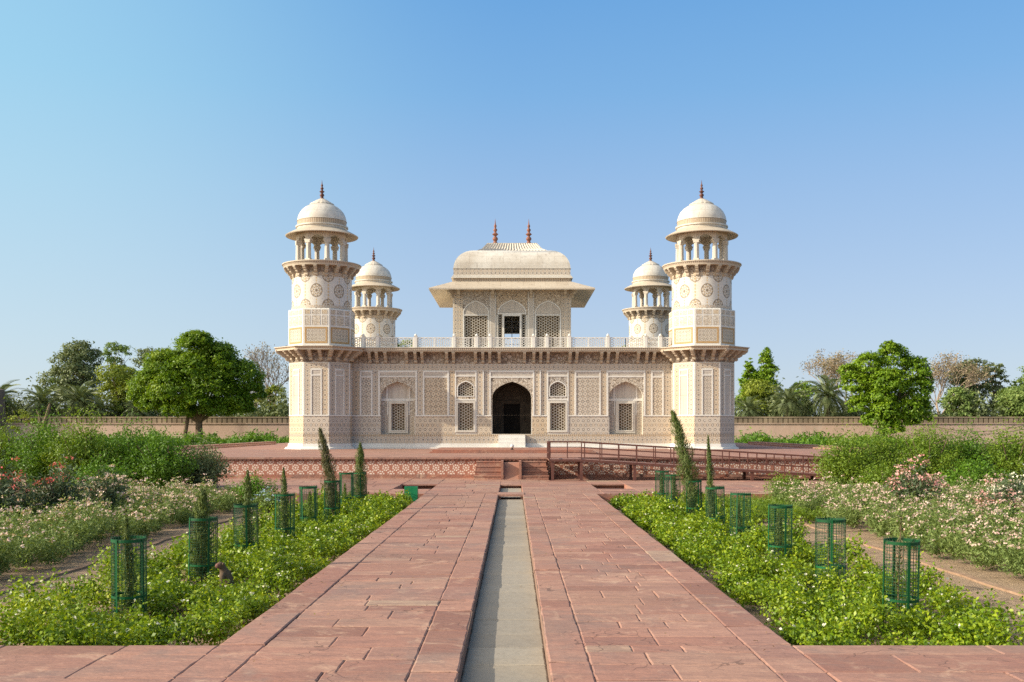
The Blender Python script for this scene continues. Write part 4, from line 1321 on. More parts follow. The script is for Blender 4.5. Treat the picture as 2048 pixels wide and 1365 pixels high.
def field(name, cells, spec, mat, flower=None, z=-.30, blade=(.045, .026), nearness=None):
    """a bed of many shrubs that nobody could count: leaves in one object, blossoms as its child"""
    CC, NN, TT, LL, FC = [], [], [], [], []
    for (x, y) in cells:
        Rr, Hh = spec['R'] * random.uniform(.75, 1.25), spec['H'](x, y) * random.uniform(*spec.get('vary', (.72, 1.2)))
        q = nearness(y) if nearness else 1.0
        c, N, T, tips = shrub(max(6, int(spec['shoots'] * q)), spec['leaves'], Rr, Hh, spec['jit'], spec.get('lo', .3), spec.get('up', .8))
        off = np.array([x, y, z]); CC.append(c + off); NN.append(N); TT.append(T); LL.append(np.full(len(c), q ** -.5))
        if flower:
            top = tips[tips[:, 2] > Hh * .68]
            k = rng.random(len(top)) < flower['share'](x, y)
            if k.any(): FC.append(top[k] + off)
    C, N, T, Ls = map(np.concatenate, (CC, NN, TT, LL))
    rv = rng.uniform(.65, 1.3, len(C))
    o = leaves(name, C, N, blade[0] * Ls * rv, blade[1] * Ls * rv, mat, None, T, kind='stuff')
    if flower and FC:
        c, n = blooms(np.concatenate(FC), flower['k'], flower['r'])
        leaves('blossom', c, n, flower['size'] * rng.uniform(.7, 1.3, len(c)), flower['size'], flower['mat'], o, kind='stuff')
    return o


def scatter(x0, x1, y0, y1, d, keep=None):
    """jittered grid of plant positions"""
    out = []
    nx, ny = int((x1 - x0) / d) + 1, int((y1 - y0) / d) + 1
    for i in range(nx):
        for j in range(ny):
            x, y = x0 + (i + random.uniform(.1, .9)) * (x1 - x0) / nx, y0 + (j + random.uniform(.1, .9)) * (y1 - y0) / ny
            if keep is None or keep(x, y): out.append((x, y))
    return out


GUARD = {-1: (-3.75, [10.2, 12.5, 14.7, 17.0, 19.2, 21.4, 23.5, 25.4]), 1: (3.85, [10.0, 12.3, 14.5, 17.2, 19.1, 21.5, 24.1, 26.2])}
for s_, nm in ((-1, 'left'), (1, 'right')):
    gx, gys = GUARD[s_]
    def free(x, y):
        if y < 9.3: return True
        return not any(math.hypot(x - gx, y - gy) < .20 for gy in gys) and not (s_ < 0 and math.hypot(x + 3.22, y - 11.9) < .12) and random.random() < (.70 if math.sin(x * 2.3 + 1.7 * s_) * math.sin(y * 1.9) > .72 else .97)
    a, b = sorted((s_ * 2.52, s_ * 4.72))
    cells = scatter(a, b, 8.34, 26.55, .40, free)
    clear = lambda x, y: .62 if any(abs(x - gx) < .42 and -.1 < gy - y < 1.1 for gy in gys) else 1.0
    field('jasmine_bed', cells, dict(R=.27, H=lambda x, y: clear(x, y) * (.29 + .14 * min(1, (abs(x) - 2.3) / 2.0) + .07 * math.sin(x * 3.1 + y * 2.3)), shoots=45, leaves=16, jit=.032, lo=.35, up=.75, vary=(.6, 1.35)), 'jasmine',
          dict(share=lambda x, y: .06, k=4, r=.010, size=.026, mat='fwhite'), blade=(.040, .025), nearness=lambda y: 1.0 if y < 13 else .62 if y < 19 else .42)
    a, b = sorted((s_ * 6.55, s_ * (11.2 if s_ < 0 else 12.6)))
    cells = scatter(a, b, 11.0, 26.3, .52, lambda x, y: random.random() < .96)
    dense = (lambda x, y: .28 if y > 15 else .16) if s_ > 0 else (lambda x, y: .28 if (y > 18 or abs(x) > 7.3) else .10)
    field('flowering_border', cells, dict(R=.42, H=lambda x, y: (.52 if s_ > 0 else .50) + .14 * min(1, (abs(x) - 6.4) / 1.2), shoots=62, leaves=20, jit=.03, lo=.2, up=.5), 'lantana',
          dict(share=dense, k=7, r=.028, size=.036, mat='fpink'), blade=(.055, .016), nearness=lambda y: 1.0 if y < 15 else .7)
# tufts of grass in front of the terrace on the right and a strip of leafy plants along the garden wall
cells = scatter(4.9, 6.7, 21.5, 26.3, .24)
field('grass', cells, dict(R=.16, H=lambda x, y: .30, shoots=34, leaves=4, jit=.02, lo=.3, up=.1), 'hedge2', None, blade=(.10, .012))
for (a, b, y0, y1) in ((-40, -15.9, 88, 96), (15.9, 33, 80, 90)):
    cells = scatter(a, b, y0, y1, 1.3)
    field('undergrowth', cells, dict(R=.9, H=lambda x, y: 1.25 + .25 * math.sin(x * 1.3), shoots=26, leaves=8, jit=.12, lo=.25, up=.3), 'hedge', None, blade=(.42, .10))
for (a, b) in ((-76, -22), (22, 84)):
    cells = scatter(a, b, 141, 147, 1.9)
    field('far_thicket', cells, dict(R=1.9, H=lambda x, y: 5.3 + 1.2 * math.sin(x * .7) + .8 * math.sin(x * 1.9), shoots=48, leaves=9, jit=.28, lo=.3, up=.4), 'olive', None, blade=(.5, .26))


def stems(mb, n, R_, H_, r):
    for k in range(n):
        a = 2 * math.pi * k / n + random.uniform(-.4, .4); q = random.uniform(.25, .7)
        mb.tube([(0.05 * R_ * math.cos(a), .05 * R_ * math.sin(a), 0), (.22 * R_ * q * math.cos(a), .22 * R_ * q * math.sin(a), H_ * .4), (R_ * q * math.cos(a), R_ * q * math.sin(a), H_ * .85)], [r, r * .7, r * .3], 5)
    return mb


def bush(name, label, cat, x, y, R_, H_, mat, n_shoot, n_leaf, blade, group=None, jit=.05, flower=None, lo=.2, up=.5, z=-.30, flat=.38):
    o = thing(name, label, cat, (x, y, z), random.uniform(0, 6), group)
    stems(MB(), 6, R_, H_, .02 + .01 * H_).build('stem', 'bark', o)
    c, N, T, tips = shrub(n_shoot, n_leaf, R_, H_, jit, lo, up, flat=flat)
    rv = rng.uniform(.65, 1.3, len(c))
    leaves('foliage', c, N, blade[0] * rv, blade[1] * rv, mat, o, T)
    if flower:
        top = tips[tips[:, 2] > H_ * .6]; top = top[rng.random(len(top)) < flower[1]]
        c, n = blooms(top, flower[2], flower[3]); leaves('blossom', c, n, flower[4] * rng.uniform(.7, 1.3, len(c)), flower[4] * .9, flower[0], o)
    return o


HG = 'shrubs of the green hedge left of the platform'
for (x, y, R_, H_, mt, lab) in (
        (-14.9, 29.6, 1.2, 2.05, 'hedge2', 'tall bright green shrub at the outer left end of the hedge'),
        (-13.3, 29.2, 1.2, 2.1, 'hedge', 'tall dark shrub, second from the outer end of the left hedge'),
        (-12.1, 28.8, 1.15, 2.08, 'hedge2', 'tall leafy shrub, third from the outer end of the left hedge'),
        (-10.95, 29.4, 1.1, 1.95, 'hedge', 'rounded dark shrub in the left hedge, third from the end beside the platform'),
        (-9.8, 28.9, 1.05, 1.8, 'hedge', 'lower rounded shrub in the left hedge, next to last before the platform'),
        (-9.0, 29.8, .90, 1.45, 'olive', 'thin olive feathery shrub at the platform end of the left hedge')):
    bush('hedge_shrub', lab, 'shrub', x, y, R_, H_, mt, 300, 60 if mt != 'olive' else 36, (.08, .032), HG, .075, lo=.12, up=.35)
bush('hedge_shrub', 'squat dark shrub in front of the left hedge behind the pale flowers', 'shrub', -10.6, 26.6, .9, 1.15, 'hedge', 190, 50, (.08, .032), HG, .07, lo=.1)
HG = 'shrubs of the green hedge right of the platform'
for (x, y, R_, H_, mt, lab) in (
        (9.55, 29.2, .95, 1.70, 'hedge2', 'feathery light green shrub at the ramp end of the right hedge'),
        (10.75, 29.8, 1.05, 1.86, 'hedge2', 'bushy bright green shrub, second from the ramp end of the right hedge'),
        (11.9, 29.2, 1.1, 1.95, 'hedge2', 'tallest bright green shrub in the middle of the right hedge'),
        (13.05, 29.6, 1.05, 1.80, 'hedge', 'dark green shrub in the right hedge behind the rose pink oleander'),
        (14.2, 29.0, 1.1, 1.88, 'hedge2', 'leafy green shrub, second from the outer end of the right hedge'),
        (15.5, 29.4, 1.15, 1.9, 'hedge', 'dark leafy shrub at the outer end of the right hedge')):
    bush('hedge_shrub', lab, 'shrub', x, y, R_, H_, mt, 300, 60, (.08, .029), HG, .075, lo=.12, up=.35)
bush('hedge_shrub', 'low light green shrub in front of the right hedge near the ramp foot', 'shrub', 10.0, 27.4, .85, 1.05, 'hedge2', 190, 46, (.075, .028), HG, .07, lo=.1)
bush('hedge_shrub', 'low dark shrub in front of the right hedge behind the pink oleander', 'shrub', 12.0, 26.6, .95, 1.15, 'hedge', 190, 50, (.08, .032), HG, .07, lo=.1)
bush('round_bush', 'small round green bush beside the ramp at the edge of the right border', 'bush', 7.15, 26.6, .62, .80, 'hedge2', 130, 40, (.06, .026), None, .05, lo=.1)
bush('round_bush', 'dark rounded bush at the terrace end of the left flower border', 'bush', -6.35, 25.6, .66, .78, 'hedge', 130, 40, (.06, .028), None, .05, lo=.1)
bush('blue_flower_bush', 'low bush with pale blue flowers behind the third left tree guard', 'bush', -5.75, 24.2, .5, .50, 'light', 90, 24, (.06, .03), None, .04, ('fblue', .6, 6, .03, .04))
OL = 'oleander bushes'
bush('oleander_bush', 'oleander with coral red flowers, the one at the outer left of the border', 'bush', -9.75, 19.6, .75, 1.18, 'oleander', 95, 42, (.13, .022), OL, .06, ('fred', .30, 9, .05, .05), up=.1)
bush('oleander_bush', 'taller oleander with coral red flowers in front of the dark left hedge', 'bush', -8.9, 20.2, .70, 1.20, 'oleander', 90, 42, (.13, .022), OL, .06, ('fred', .26, 9, .05, .05), up=.1)
bush('oleander_bush', 'oleander with scattered pale pink flowers beside the red flowered ones', 'bush', -8.35, 21.2, .6, 1.05, 'oleander', 80, 40, (.12, .022), OL, .06, ('fpink', .5, 8, .045, .05), up=.1)
bush('oleander_bush', 'oleander covered in rose pink flowers before the right hedge', 'bush', 8.75, 22.0, .62, 1.16, 'oleander', 85, 40, (.12, .022), OL, .06, ('frose', .75, 10, .05, .055), up=.1)
bush('oleander_bush', 'low oleander with rose pink flowers near a white flowered one', 'bush', 9.35, 19.6, .45, .76, 'oleander', 60, 36, (.12, .022), OL, .06, ('frose', .6, 9, .05, .055), up=.1)
bush('oleander_bush', 'oleander with white flowers and long grey green leaves', 'bush', 10.05, 20.4, .6, 1.02, 'oleander', 80, 40, (.14, .024), OL, .06, ('fwhite', .4, 8, .05, .05), up=.1)

# ------------------------------------------------------------------ tree guards and saplings
GR, GH = .165, .92
gd = thing('tree_guard', 'x', 'tree guard', (0, 0, 0), 0, 'green wire tree guards in the two beds beside the path')
def hoop(z):
    m = MB(); m.lathe([(GR, z - .013), (GR + .004, z - .013), (GR + .004, z + .013), (GR, z + .013), (GR, z - .013)], 32, cap=False); return m
for z in (GH - .02, .345, .02): hoop(z).build('hoop', 'green', gd)
vm = MB(); vm.box(-.011, .011, -.003, .003, 0, GH); vme = vm.mesh('upright', 'green')
for k in range(4):
    a = k * math.pi / 2 + .5; put('upright', vme, gd, (math.cos(a) * (GR + .009), math.sin(a) * (GR + .009), 0), a + math.pi / 2)
m = MB()
for k in range(30):
    a = 2 * math.pi * k / 30; m.box(GR * math.cos(a) - .0016, GR * math.cos(a) + .0016, GR * math.sin(a) - .0016, GR * math.sin(a) + .0016, .0, GH + .02)
for k in range(29):
    z = .02 + k * .032; m.lathe([(GR - .0016, z - .0016), (GR + .0016, z - .0016), (GR + .0016, z + .0016), (GR - .0016, z + .0016), (GR - .0016, z - .0016)], 26, cap=False)
m.build('wire_mesh', 'wire', gd)


def sapling(label, x, y, top, r, lean=(0, 0), mat='cypress', foot=.12, n=1700, feather=.05, cat='sapling', full=True, shape=.6):
    """young conifer: thin stem and upward sprays along a leaning axis (heights above the soil)"""
    o = thing('sapling', label, cat, (x, y, -.30), 0, 'saplings planted in the tree guards')
    L = [(lean[0] * t ** 2, lean[1] * t ** 2, top * t) for t in np.linspace(0, 1, 7)]
    MB().tube(L, [.013, .012, .010, .009, .007, .005, .002], 5).build('trunk', 'stem', o)
    t = foot / top + (1 - foot / top) * rng.uniform(0, 1, n)
    u = (t - foot / top) / (1 - foot / top)
    a = rng.uniform(0, 2 * np.pi, n)
    rad = r * np.minimum(1, u * 5 + .25) * (1 - u ** 2.2) ** shape * (1 + .3 * np.sin(t * 31 + a * 2) + .3 * np.sin(t * 19 + 1 + a * 3))
    q = np.sqrt(rng.uniform(.05, 1, n)) * rad
    c = np.stack([lean[0] * t ** 2 + q * np.cos(a), lean[1] * t ** 2 + q * np.sin(a), top * t + rng.normal(size=n) * .02], 1)
    out = np.stack([np.cos(a), np.sin(a), np.zeros(n)], 1)
    T = out * .75 + np.array([0, 0, 1.0]) + rng.normal(size=(n, 3)) * .4
    leaves('foliage', c, out + rng.normal(size=(n, 3)) * .5, feather * rng.uniform(.6, 1.5, n), .012, mat, o, T)
    return o


ORD = ['nearest', 'second', 'third', 'fourth', 'fifth', 'sixth', 'seventh', 'farthest']
first = True
for s_, nm in ((-1, 'left'), (1, 'right')):
    gx, gys = GUARD[s_]
    for k, gy in enumerate(gys):
        lab = f'green wire tree guard, {ORD[k]}' + (' from the camera' if 0 < k < 7 else '') + f' in the bed {nm} of the path'
        lx = gx + (.02 if k % 2 else -.01)
        if first: gd.location = (lx, gy, -.30); gd.rotation_euler = (.02, -.015, .7); gd['label'] = lab; first = False
        else:
            g2 = copy_thing(gd, (lx, gy, -.30 + (.07 if (s_ < 0 and k == 6) else 0)), random.uniform(0, 1.5), lab); g2.rotation_euler = (random.uniform(-.025, .025), random.uniform(-.03, .03), g2.rotation_euler.z)
gx = -3.75
sapling('thin young conifer with a pale tuft above the rim of the nearest left guard', gx + .0, 10.2, 1.10, .062, (-.05, 0), 'cypress', .18, 1500)
sapling('bushy feathery conifer spilling over the rim of the second left guard', gx, 12.5, 1.24, .135, (.03, 0), 'cypress', .22, 2000, .10)
sapling('narrow pointed cypress in the third left guard', gx, 14.7, 1.38, .085, (.0, 0), 'cypress', .25, 2300)
sapling('slim pointed cypress in the fourth left guard', gx + .03, 17.0, 1.32, .075, (-.03, 0), 'cypress', .25, 2000)
sapling('small green sapling hidden inside the fifth left guard', gx, 19.2, .80, .07, (.0, 0), 'hedge2', .12, 700, .06)
sapling('tall browning cypress leaning over the sixth left guard', gx + .05, 21.4, 1.98, .15, (-.28, 0), 'brownc', .3, 3000, .10)
sapling('low sapling inside the seventh left guard', gx - .05, 23.5, .72, .06, (.0, 0), 'hedge2', .1, 500, .06)
sapling('dense upright dark cypress in the farthest left guard', gx + .02, 25.4, 1.62, .165, (.0, 0), 'cypress', .2, 4200, .07)
gx = 3.85
sapling('thin nearly bare stick of a sapling in the nearest right guard', gx - .03, 10.0, 1.12, .055, (.03, 0), 'brownc', .2, 230)
sapling('thin sapling with few leaves in the second right guard', gx, 12.3, .66, .05, (.0, 0), 'cypress', .1, 160)
sapling('leafy sapling inside the third right guard', gx - .02, 14.5, .78, .075, (.0, 0), 'cypress', .1, 1100)
sapling('small leafy sapling inside the fourth right guard', gx, 17.2, .74, .07, (.0, 0), 'cypress', .1, 900)
sapling('slender tall cypress with a thin tip in the fifth right guard', gx - .1, 19.1, 1.84, .085, (-.05, 0), 'cypress', .25, 2600, .06, 'sapling', True, .95)
sapling('tall feathery cypress bent to the left at its tip in the sixth right guard', gx - .03, 21.5, 2.36, .20, (-.42, 0), 'cypress', .3, 3800, .12)
sapling('short dense cypress inside the seventh right guard', gx, 24.1, .92, .085, (.0, 0), 'cypress', .1, 1300)
sapling('short cypress inside the farthest right guard', gx + .02, 26.2, .86, .075, (.0, 0), 'cypress', .1, 1100)


# ------------------------------------------------------------------ trees
def crown(name, parent, lobes, per, L, W, mat, sig=.16, up=.5):
    CC, NN = [], []
    for (cx, cy, cz, rx, ry, rz) in lobes:
        n = max(6, int(per * (rx * ry + ry * rz + rx * rz) / 3))
        d = unit(rng.normal(size=(n, 3))); d[:, 2] = np.where(d[:, 2] < -.55, -d[:, 2], d[:, 2])
        ctr = d * rng.uniform(.45, 1.04, (n, 1)) ** .5 * np.array([rx, ry, rz]) + np.array([cx, cy, cz])
        k = 22
        i = np.repeat(np.arange(n), k)
        s_ = sig * (rx + ry + rz) / 3
        c = ctr[i] + rng.normal(size=(n * k, 3)) * np.array([s_, s_, s_ * .6])
        CC.append(c); NN.append(d[i] * .8 + rng.normal(size=(n * k, 3)) * .6 + np.array([0, 0, up]))
    C, N = np.concatenate(CC), np.concatenate(NN)
    rv = rng.uniform(.6, 1.35, len(C))
    T = rng.normal(size=(len(C), 3)) + np.array([0, 0, -.4])
    return leaves(name, C, N, L * rv, W * rv, mat, parent, T)


def trunk(mb, base_r, fork, targets, wob=.12):
    """a tapered trunk that forks towards each target point"""
    f = Vector(fork); mid = f * .5 + Vector((random.uniform(-wob, wob), random.uniform(-wob, wob), 0))
    mb.tube([(0, 0, -.1), (0, 0, .25), mid, f], [base_r * 1.35, base_r, base_r * .85, base_r * .72], 8)
    for t in targets:
        t = Vector(t); d = t - f
        k1 = f + d * .4 + Vector((random.uniform(-1, 1), random.uniform(-1, 1), .3)) * (d.length * .10)
        mb.tube([f - Vector((0, 0, .1)), k1, t], [base_r * .45, base_r * .28, base_r * .08], 6)
        for _ in range(2):
            e = t + Vector((random.uniform(-1, 1), random.uniform(-1, 1), random.uniform(-.2, 1))) * d.length * .16
            mb.tube([k1, (k1 + e) / 2 + Vector((0, 0, .1 * d.length)), e], [base_r * .2, base_r * .12, base_r * .03], 5)
    return mb


def tree(name, label, x, y, W, zb, zt, mat, kind='round', n=9, per=16, L=.34, Wd=.18, group=None, bark='bark', sig=.17, lean=0.0, r=None, gap=0.0):
    """crown between heights zb and zt, W wide"""
    o = thing(name, label, 'tree', (x, y, -.30), 0, group)
    lobes = []; h = zt - zb
    for k in range(n):
        t = (k + .5) / n
        if kind == 'cone': prof = 1.05 * (1 - t) ** .75 + .12
        elif kind == 'airy': prof = .55 + .5 * math.sin(math.pi * t)
        else: prof = math.sin(math.pi * (.16 + .74 * t)) ** .8
        a = k * 2.4 + random.uniform(-.5, .5); q = random.uniform(.35, .8) * prof if kind != 'cone' else .25 * prof
        rr = W / 2 * (.48 if kind == 'round' else .72 if kind == 'cone' else .42) * random.uniform(.8, 1.2) * (prof if kind == 'cone' else 1)
        rz = min(rr * .85, h * .4) if kind != 'cone' else h / n * 1.25
        cz = zb + h * t
        cz = min(cz, zt - rz * .8); cz = max(cz, zb + rz * .7)
        lobes.append((lean * t + W / 2 * q * math.cos(a) * .8, W / 2 * q * math.sin(a) * .8, cz + .3, rr, rr, rz))
    tg = [(l[0], l[1], l[2]) for l in lobes]
    m = MB(); trunk(m, r or .05 * h ** .8, (lean * .1, 0, zb * .75 + h * .12 + .3), tg); m.build('trunk', bark, o)
    crown('crown', o, lobes, per, L, Wd, mat, sig)
    return o


# the big ficus in front of the wall
fz = thing('ficus_tree', 'big dense domed dark green tree with a forked trunk before the garden wall', 'tree', (-38.4, 125, -.3))
LB = [(-5.6, 0, 7.0, 2.7, 2.8, 2.3), (-3.4, -1, 9.4, 2.9, 3, 2.5), (-.4, .5, 11.4, 3.0, 3, 2.5), (2.4, -.5, 10.4, 2.9, 3, 2.4), (5.2, 0, 8.1, 2.8, 2.9, 2.6), (2.2, -2.5, 7.2, 3.1, 2.6, 2.5), (-2, -2.8, 6.6, 3.2, 2.6, 2.6),
      (4.3, -1, 5.4, 2.6, 2.4, 2.0), (-4.6, -.6, 5.0, 2.2, 2.2, 1.7), (0, -3, 9.0, 2.8, 2.4, 2.3), (0, 3, 8.5, 5, 3, 4), (-1.4, -1, 4.7, 2.2, 2.2, 1.5), (6.4, .4, 6.3, 1.7, 1.8, 1.6), (-6.9, 0, 5.9, 1.4, 1.5, 1.3)]
m = MB(); trunk(m, .55, (.1, 0, 2.9), [(l[0] * .8, l[1], l[2]) for l in LB]); m.build('trunk', 'bark', fz)
m = MB(); m.tube([(-1.5, -.3, -.1), (-1.45, -.3, 1.6), (-1.0, -.2, 4.2)], [.34, .27, .2], 7); m.build('side_trunk', 'bark', fz)
LB = [(x * 1.05, y, z, rx * .88, ry * .9, rz * .86) for x, y, z, rx, ry, rz in LB] + [(.4, -2.0, 12.5, 1.9, 1.7, 1.3), (2.8, -1.8, 4.4, 2.0, 1.7, 1.4), (-1.6, -2.2, 4.2, 1.9, 1.7, 1.3), (5.4, -.6, 4.6, 1.6, 1.5, 1.3), (-6.0, -.6, 5.2, 1.6, 1.5, 1.3), (-4.8, -2, 8.2, 1.5, 1.5, 1.2), (4.0, -2.2, 9.0, 1.5, 1.5, 1.3), (.8, -3.4, 5.2, 1.8, 1.5, 1.2), (5.6, -1.5, 5.0, 1.4, 1.4, 1.1)]
crown('crown', fz, LB, 46, .30, .17, 'ficus', .12)
BT = 'trees and palms beyond the garden wall'
tree('broad_tree', 'tall dull olive tree with layered crown behind the palms at far left', -64.0, 150, 8.8, 4.6, 14.0, 'olive', 'round', 11, 13, .40, .2, BT)
tree('airy_tree', 'slim airy pale green tree between the olive tree and the big dome', -60.6, 156, 5.4, 5.6, 14.7, 'light', 'airy', 10, 13, .38, .2, BT, 'palebark', .2)
tree('broad_tree', 'hazy grey green tree partly hidden behind the big domed tree', -56.0, 162, 8.5, 5.0, 14.0, 'olive', 'airy', 9, 13, .42, .22, BT)
tree('bushy_tree', 'yellowish bright green bushy tree just left of the big domed tree', -54.6, 143, 7.6, 2.6, 10.2, 'yellow', 'round', 9, 15, .34, .2, BT)
tree('bushy_tree', 'low green tree behind the palms near the ruined tower', -68.0, 151, 6.0, 3.0, 9.0, 'light', 'round', 7, 13, .36, .2, BT)
tree('bushy_tree', 'rusty yellow green tree under the bare tree beside the left minaret', -34.4, 147, 5.2, 2.4, 7.8, 'yellow', 'round', 7, 15, .34, .2, BT)
tree('bushy_tree', 'pale low tree seen under the right side of the big domed tree', -38.6, 150, 5.0, 2.2, 5.4, 'light', 'round', 6, 15, .34, .2, BT)
tree('dark_tree', 'dark green tree top glimpsed through the left part of the roof parapet', -16.4, 150, 6.0, 8.0, 14.6, 'bright', 'round', 6, 13, .36, .2, BT)
tree('dark_tree', 'green tree top glimpsed through the right part of the roof parapet', 16.5, 150, 5.0, 8.0, 13.8, 'light', 'round', 6, 13, .36, .2, BT)
tree('conical_tree', 'taller of two pointed dark green trees right of the mausoleum', 37.2, 150, 6.0, 4.5, 13.4, 'bright', 'cone', 9, 24, .36, .2, BT)
tree('conical_tree', 'shorter pointed dark green tree nearest the right minaret', 34.6, 150, 4.6, 4.5, 12.0, 'bright', 'cone', 8, 24, .36, .2, BT)
tree('bushy_tree', 'low yellow green tree under the two pointed trees', 35.4, 146, 6.4, 3.0, 8.4, 'yellow', 'round', 8, 15, .34, .2, BT)
tree('bushy_tree', 'round dark tree between the two right palms', 42.2, 150, 6.2, 2.6, 8.2, 'bright', 'round', 8, 14, .36, .2, BT)
bg = thing('bright_tree', 'large bright green lobed leafy tree hanging over the wall on the right', 'tree', (45.8, 126, -.3))
LB2 = [(-2.0, 0, 9.8, 2.1, 2.2, 1.9), (1.1, .3, 10.6, 2.4, 2.3, 2.0), (3.6, 0, 9.2, 2.1, 2.2, 2.0), (-3.6, -.4, 7.5, 2.0, 2.0, 1.7), (-.1, -1.6, 7.5, 2.7, 2.2, 2.3), (3.3, -.8, 6.5, 2.2, 2.0, 2.1), (-3.2, -.5, 4.7, 1.7, 1.8, 1.5),
       (-.7, -2.0, 4.2, 2.1, 1.9, 1.8), (2.1, -1.4, 4.2, 2.1, 1.9, 1.8), (4.0, -.4, 4.6, 1.4, 1.5, 1.3), (-.4, -1.6, 2.7, 1.2, 1.2, 1.0), (1.2, -1.6, 2.9, 1.3, 1.2, 1.1), (-4.2, 0, 9.0, 1.4, 1.5, 1.2), (0, 1.5, 6.5, 3.6, 2.0, 3.6)]
m = MB(); trunk(m, .42, (.1, 0, 2.4), [(l[0] * .8, l[1], l[2]) for l in LB2]); m.build('trunk', 'bark', bg)
LB2 = [(x * 1.06, y, z, rx * .84, ry * .84, rz * .84) for x, y, z, rx, ry, rz in LB2] + [(-3.0, -.5, 6.2, 1.2, 1.2, 1.0), (4.9, 0, 7.9, 1.0, 1.1, .9), (4.6, -.3, 3.4, 1.0, 1.0, .8), (-1.2, -1.8, 5.8, 1.6, 1.5, 1.4), (.4, -.6, 11.9, 1.1, 1.1, .8), (.2, -1.5, 1.9, 1.5, 1.3, 1.0), (-2.0, -1.2, 3.0, 1.3, 1.2, 1.0), (2.6, -1.2, 3.0, 1.4, 1.2, 1.0)]
crown('crown', bg, LB2, 40, .32, .17, 'bright', .12)
tree('dark_tree', 'dull brown olive tree behind the right end of the wall', 67.2, 151, 7.4, 3.6, 11.6, 'olive', 'round', 9, 14, .38, .2, BT)
tree('dark_tree', 'small dull tree second from the right edge of the treeline', 72.0, 153, 5.4, 3.6, 11.4, 'olive', 'round', 8, 14, .38, .2, BT)
tree('dark_tree', 'light green tree at the right edge of the treeline', 76.6, 150, 7.0, 3.6, 11.8, 'light', 'round', 9, 14, .38, .2, BT)
tree('bushy_tree', 'pale green low tree in front of the dull brown olive tree', 62.6, 143, 5.2, 2.4, 7.2, 'light', 'round', 8, 15, .34, .2, BT)
tree('bushy_tree', 'low wide green tree over the wall near the right edge', 70.6, 142, 9.0, 2.4, 7.4, 'light', 'round', 9, 15, .34, .2, BT)


def bare_tree(label, x, y, h, lean, mat, seed, leafy=0, spread=.52):
    rs = random.Random(seed)
    o = thing('bare_tree', label, 'tree', (x, y, -.30), 0, BT)
    m = MB(); tips = []
    def grow(p, d, l, r, lv):
        q = p + d * l
        mid = p + d * l * .5 + Vector((rs.uniform(-1, 1), rs.uniform(-1, 1), rs.uniform(-.3, .6))) * l * .08
        m.tube([p, mid, q], [r, r * .82, r * .66], 6 if lv < 2 else 3, cap=False)
        if lv >= 6 or l < .3: tips.append(q); return
        for _ in range(3 if lv < 5 else 2):
            e = (d + Vector((rs.uniform(-1, 1), rs.uniform(-1, 1), rs.uniform(-.35, .75))) * (spread + .09 * lv)).normalized()
            grow(q, e, l * rs.uniform(.62, .86), r * .60, lv + 1)
    grow(Vector((0, 0, 0)), Vector((lean, 0, 1)).normalized(), h * .24, h * .019, 0)
    m.build('trunk', 'palebark', o)
    if leafy:
        P_ = np.array([t[:] for t in tips]); i = rng.integers(0, len(P_), leafy)
        c = P_[i] + rng.normal(size=(leafy, 3)) * .35
        leaves('crown', c, rng.normal(size=(leafy, 3)), .28, .14, 'dry', o)
    return o


bare_tree('bare tree with fine pale twigs beside the left minaret', -34.6, 151, 16.5, -.15, 'palebark', 3, 900)
bare_tree('bare branching stem leaning left at the foot of the left bare tree', -32.9, 149, 11.0, -.75, 'palebark', 9, 300)
bare_tree('pinkish half bare tree behind the large bright green tree', 49.6, 152, 15.6, -.05, 'palebark', 5, 5200, .6)
bare_tree('half bare tree with a pale trunk right of the large bright green tree', 62.2, 150, 13.4, .12, 'palebark', 8, 3000)
ct = thing('crooked_tree', 'small crooked dark trunked tree with few yellow leaves before the wall at far left', 'tree', (-54.3, 118, -.3))
m = MB(); m.tube([(0, 0, -.1), (-.1, 0, 1.5), (.5, 0, 2.8), (.9, 0, 4.4), (1.0, 0, 4.9)], [.42, .34, .28, .2, .1], 7)
for e in ((-2.2, 0, 2.9), (-3.0, .3, 3.4), (2.2, 0, 2.3), (-.6, 0, 4.2)): m.tube([(.1, 0, 2.0), (e[0] * .5, 0, e[2] * .8 + .3), e], [.16, .11, .03], 5)
m.build('trunk', 'bark', ct); crown('crown', ct, [(-2.4, 0, 3.6, .8, .8, .6), (-1.3, 0, 2.9, .6, .6, .5), (-3.2, 0, 3.0, .6, .6, .5), (-2.9, 0, 1.9, .5, .5, .4)], 16, .22, .14, 'yellow', .3)

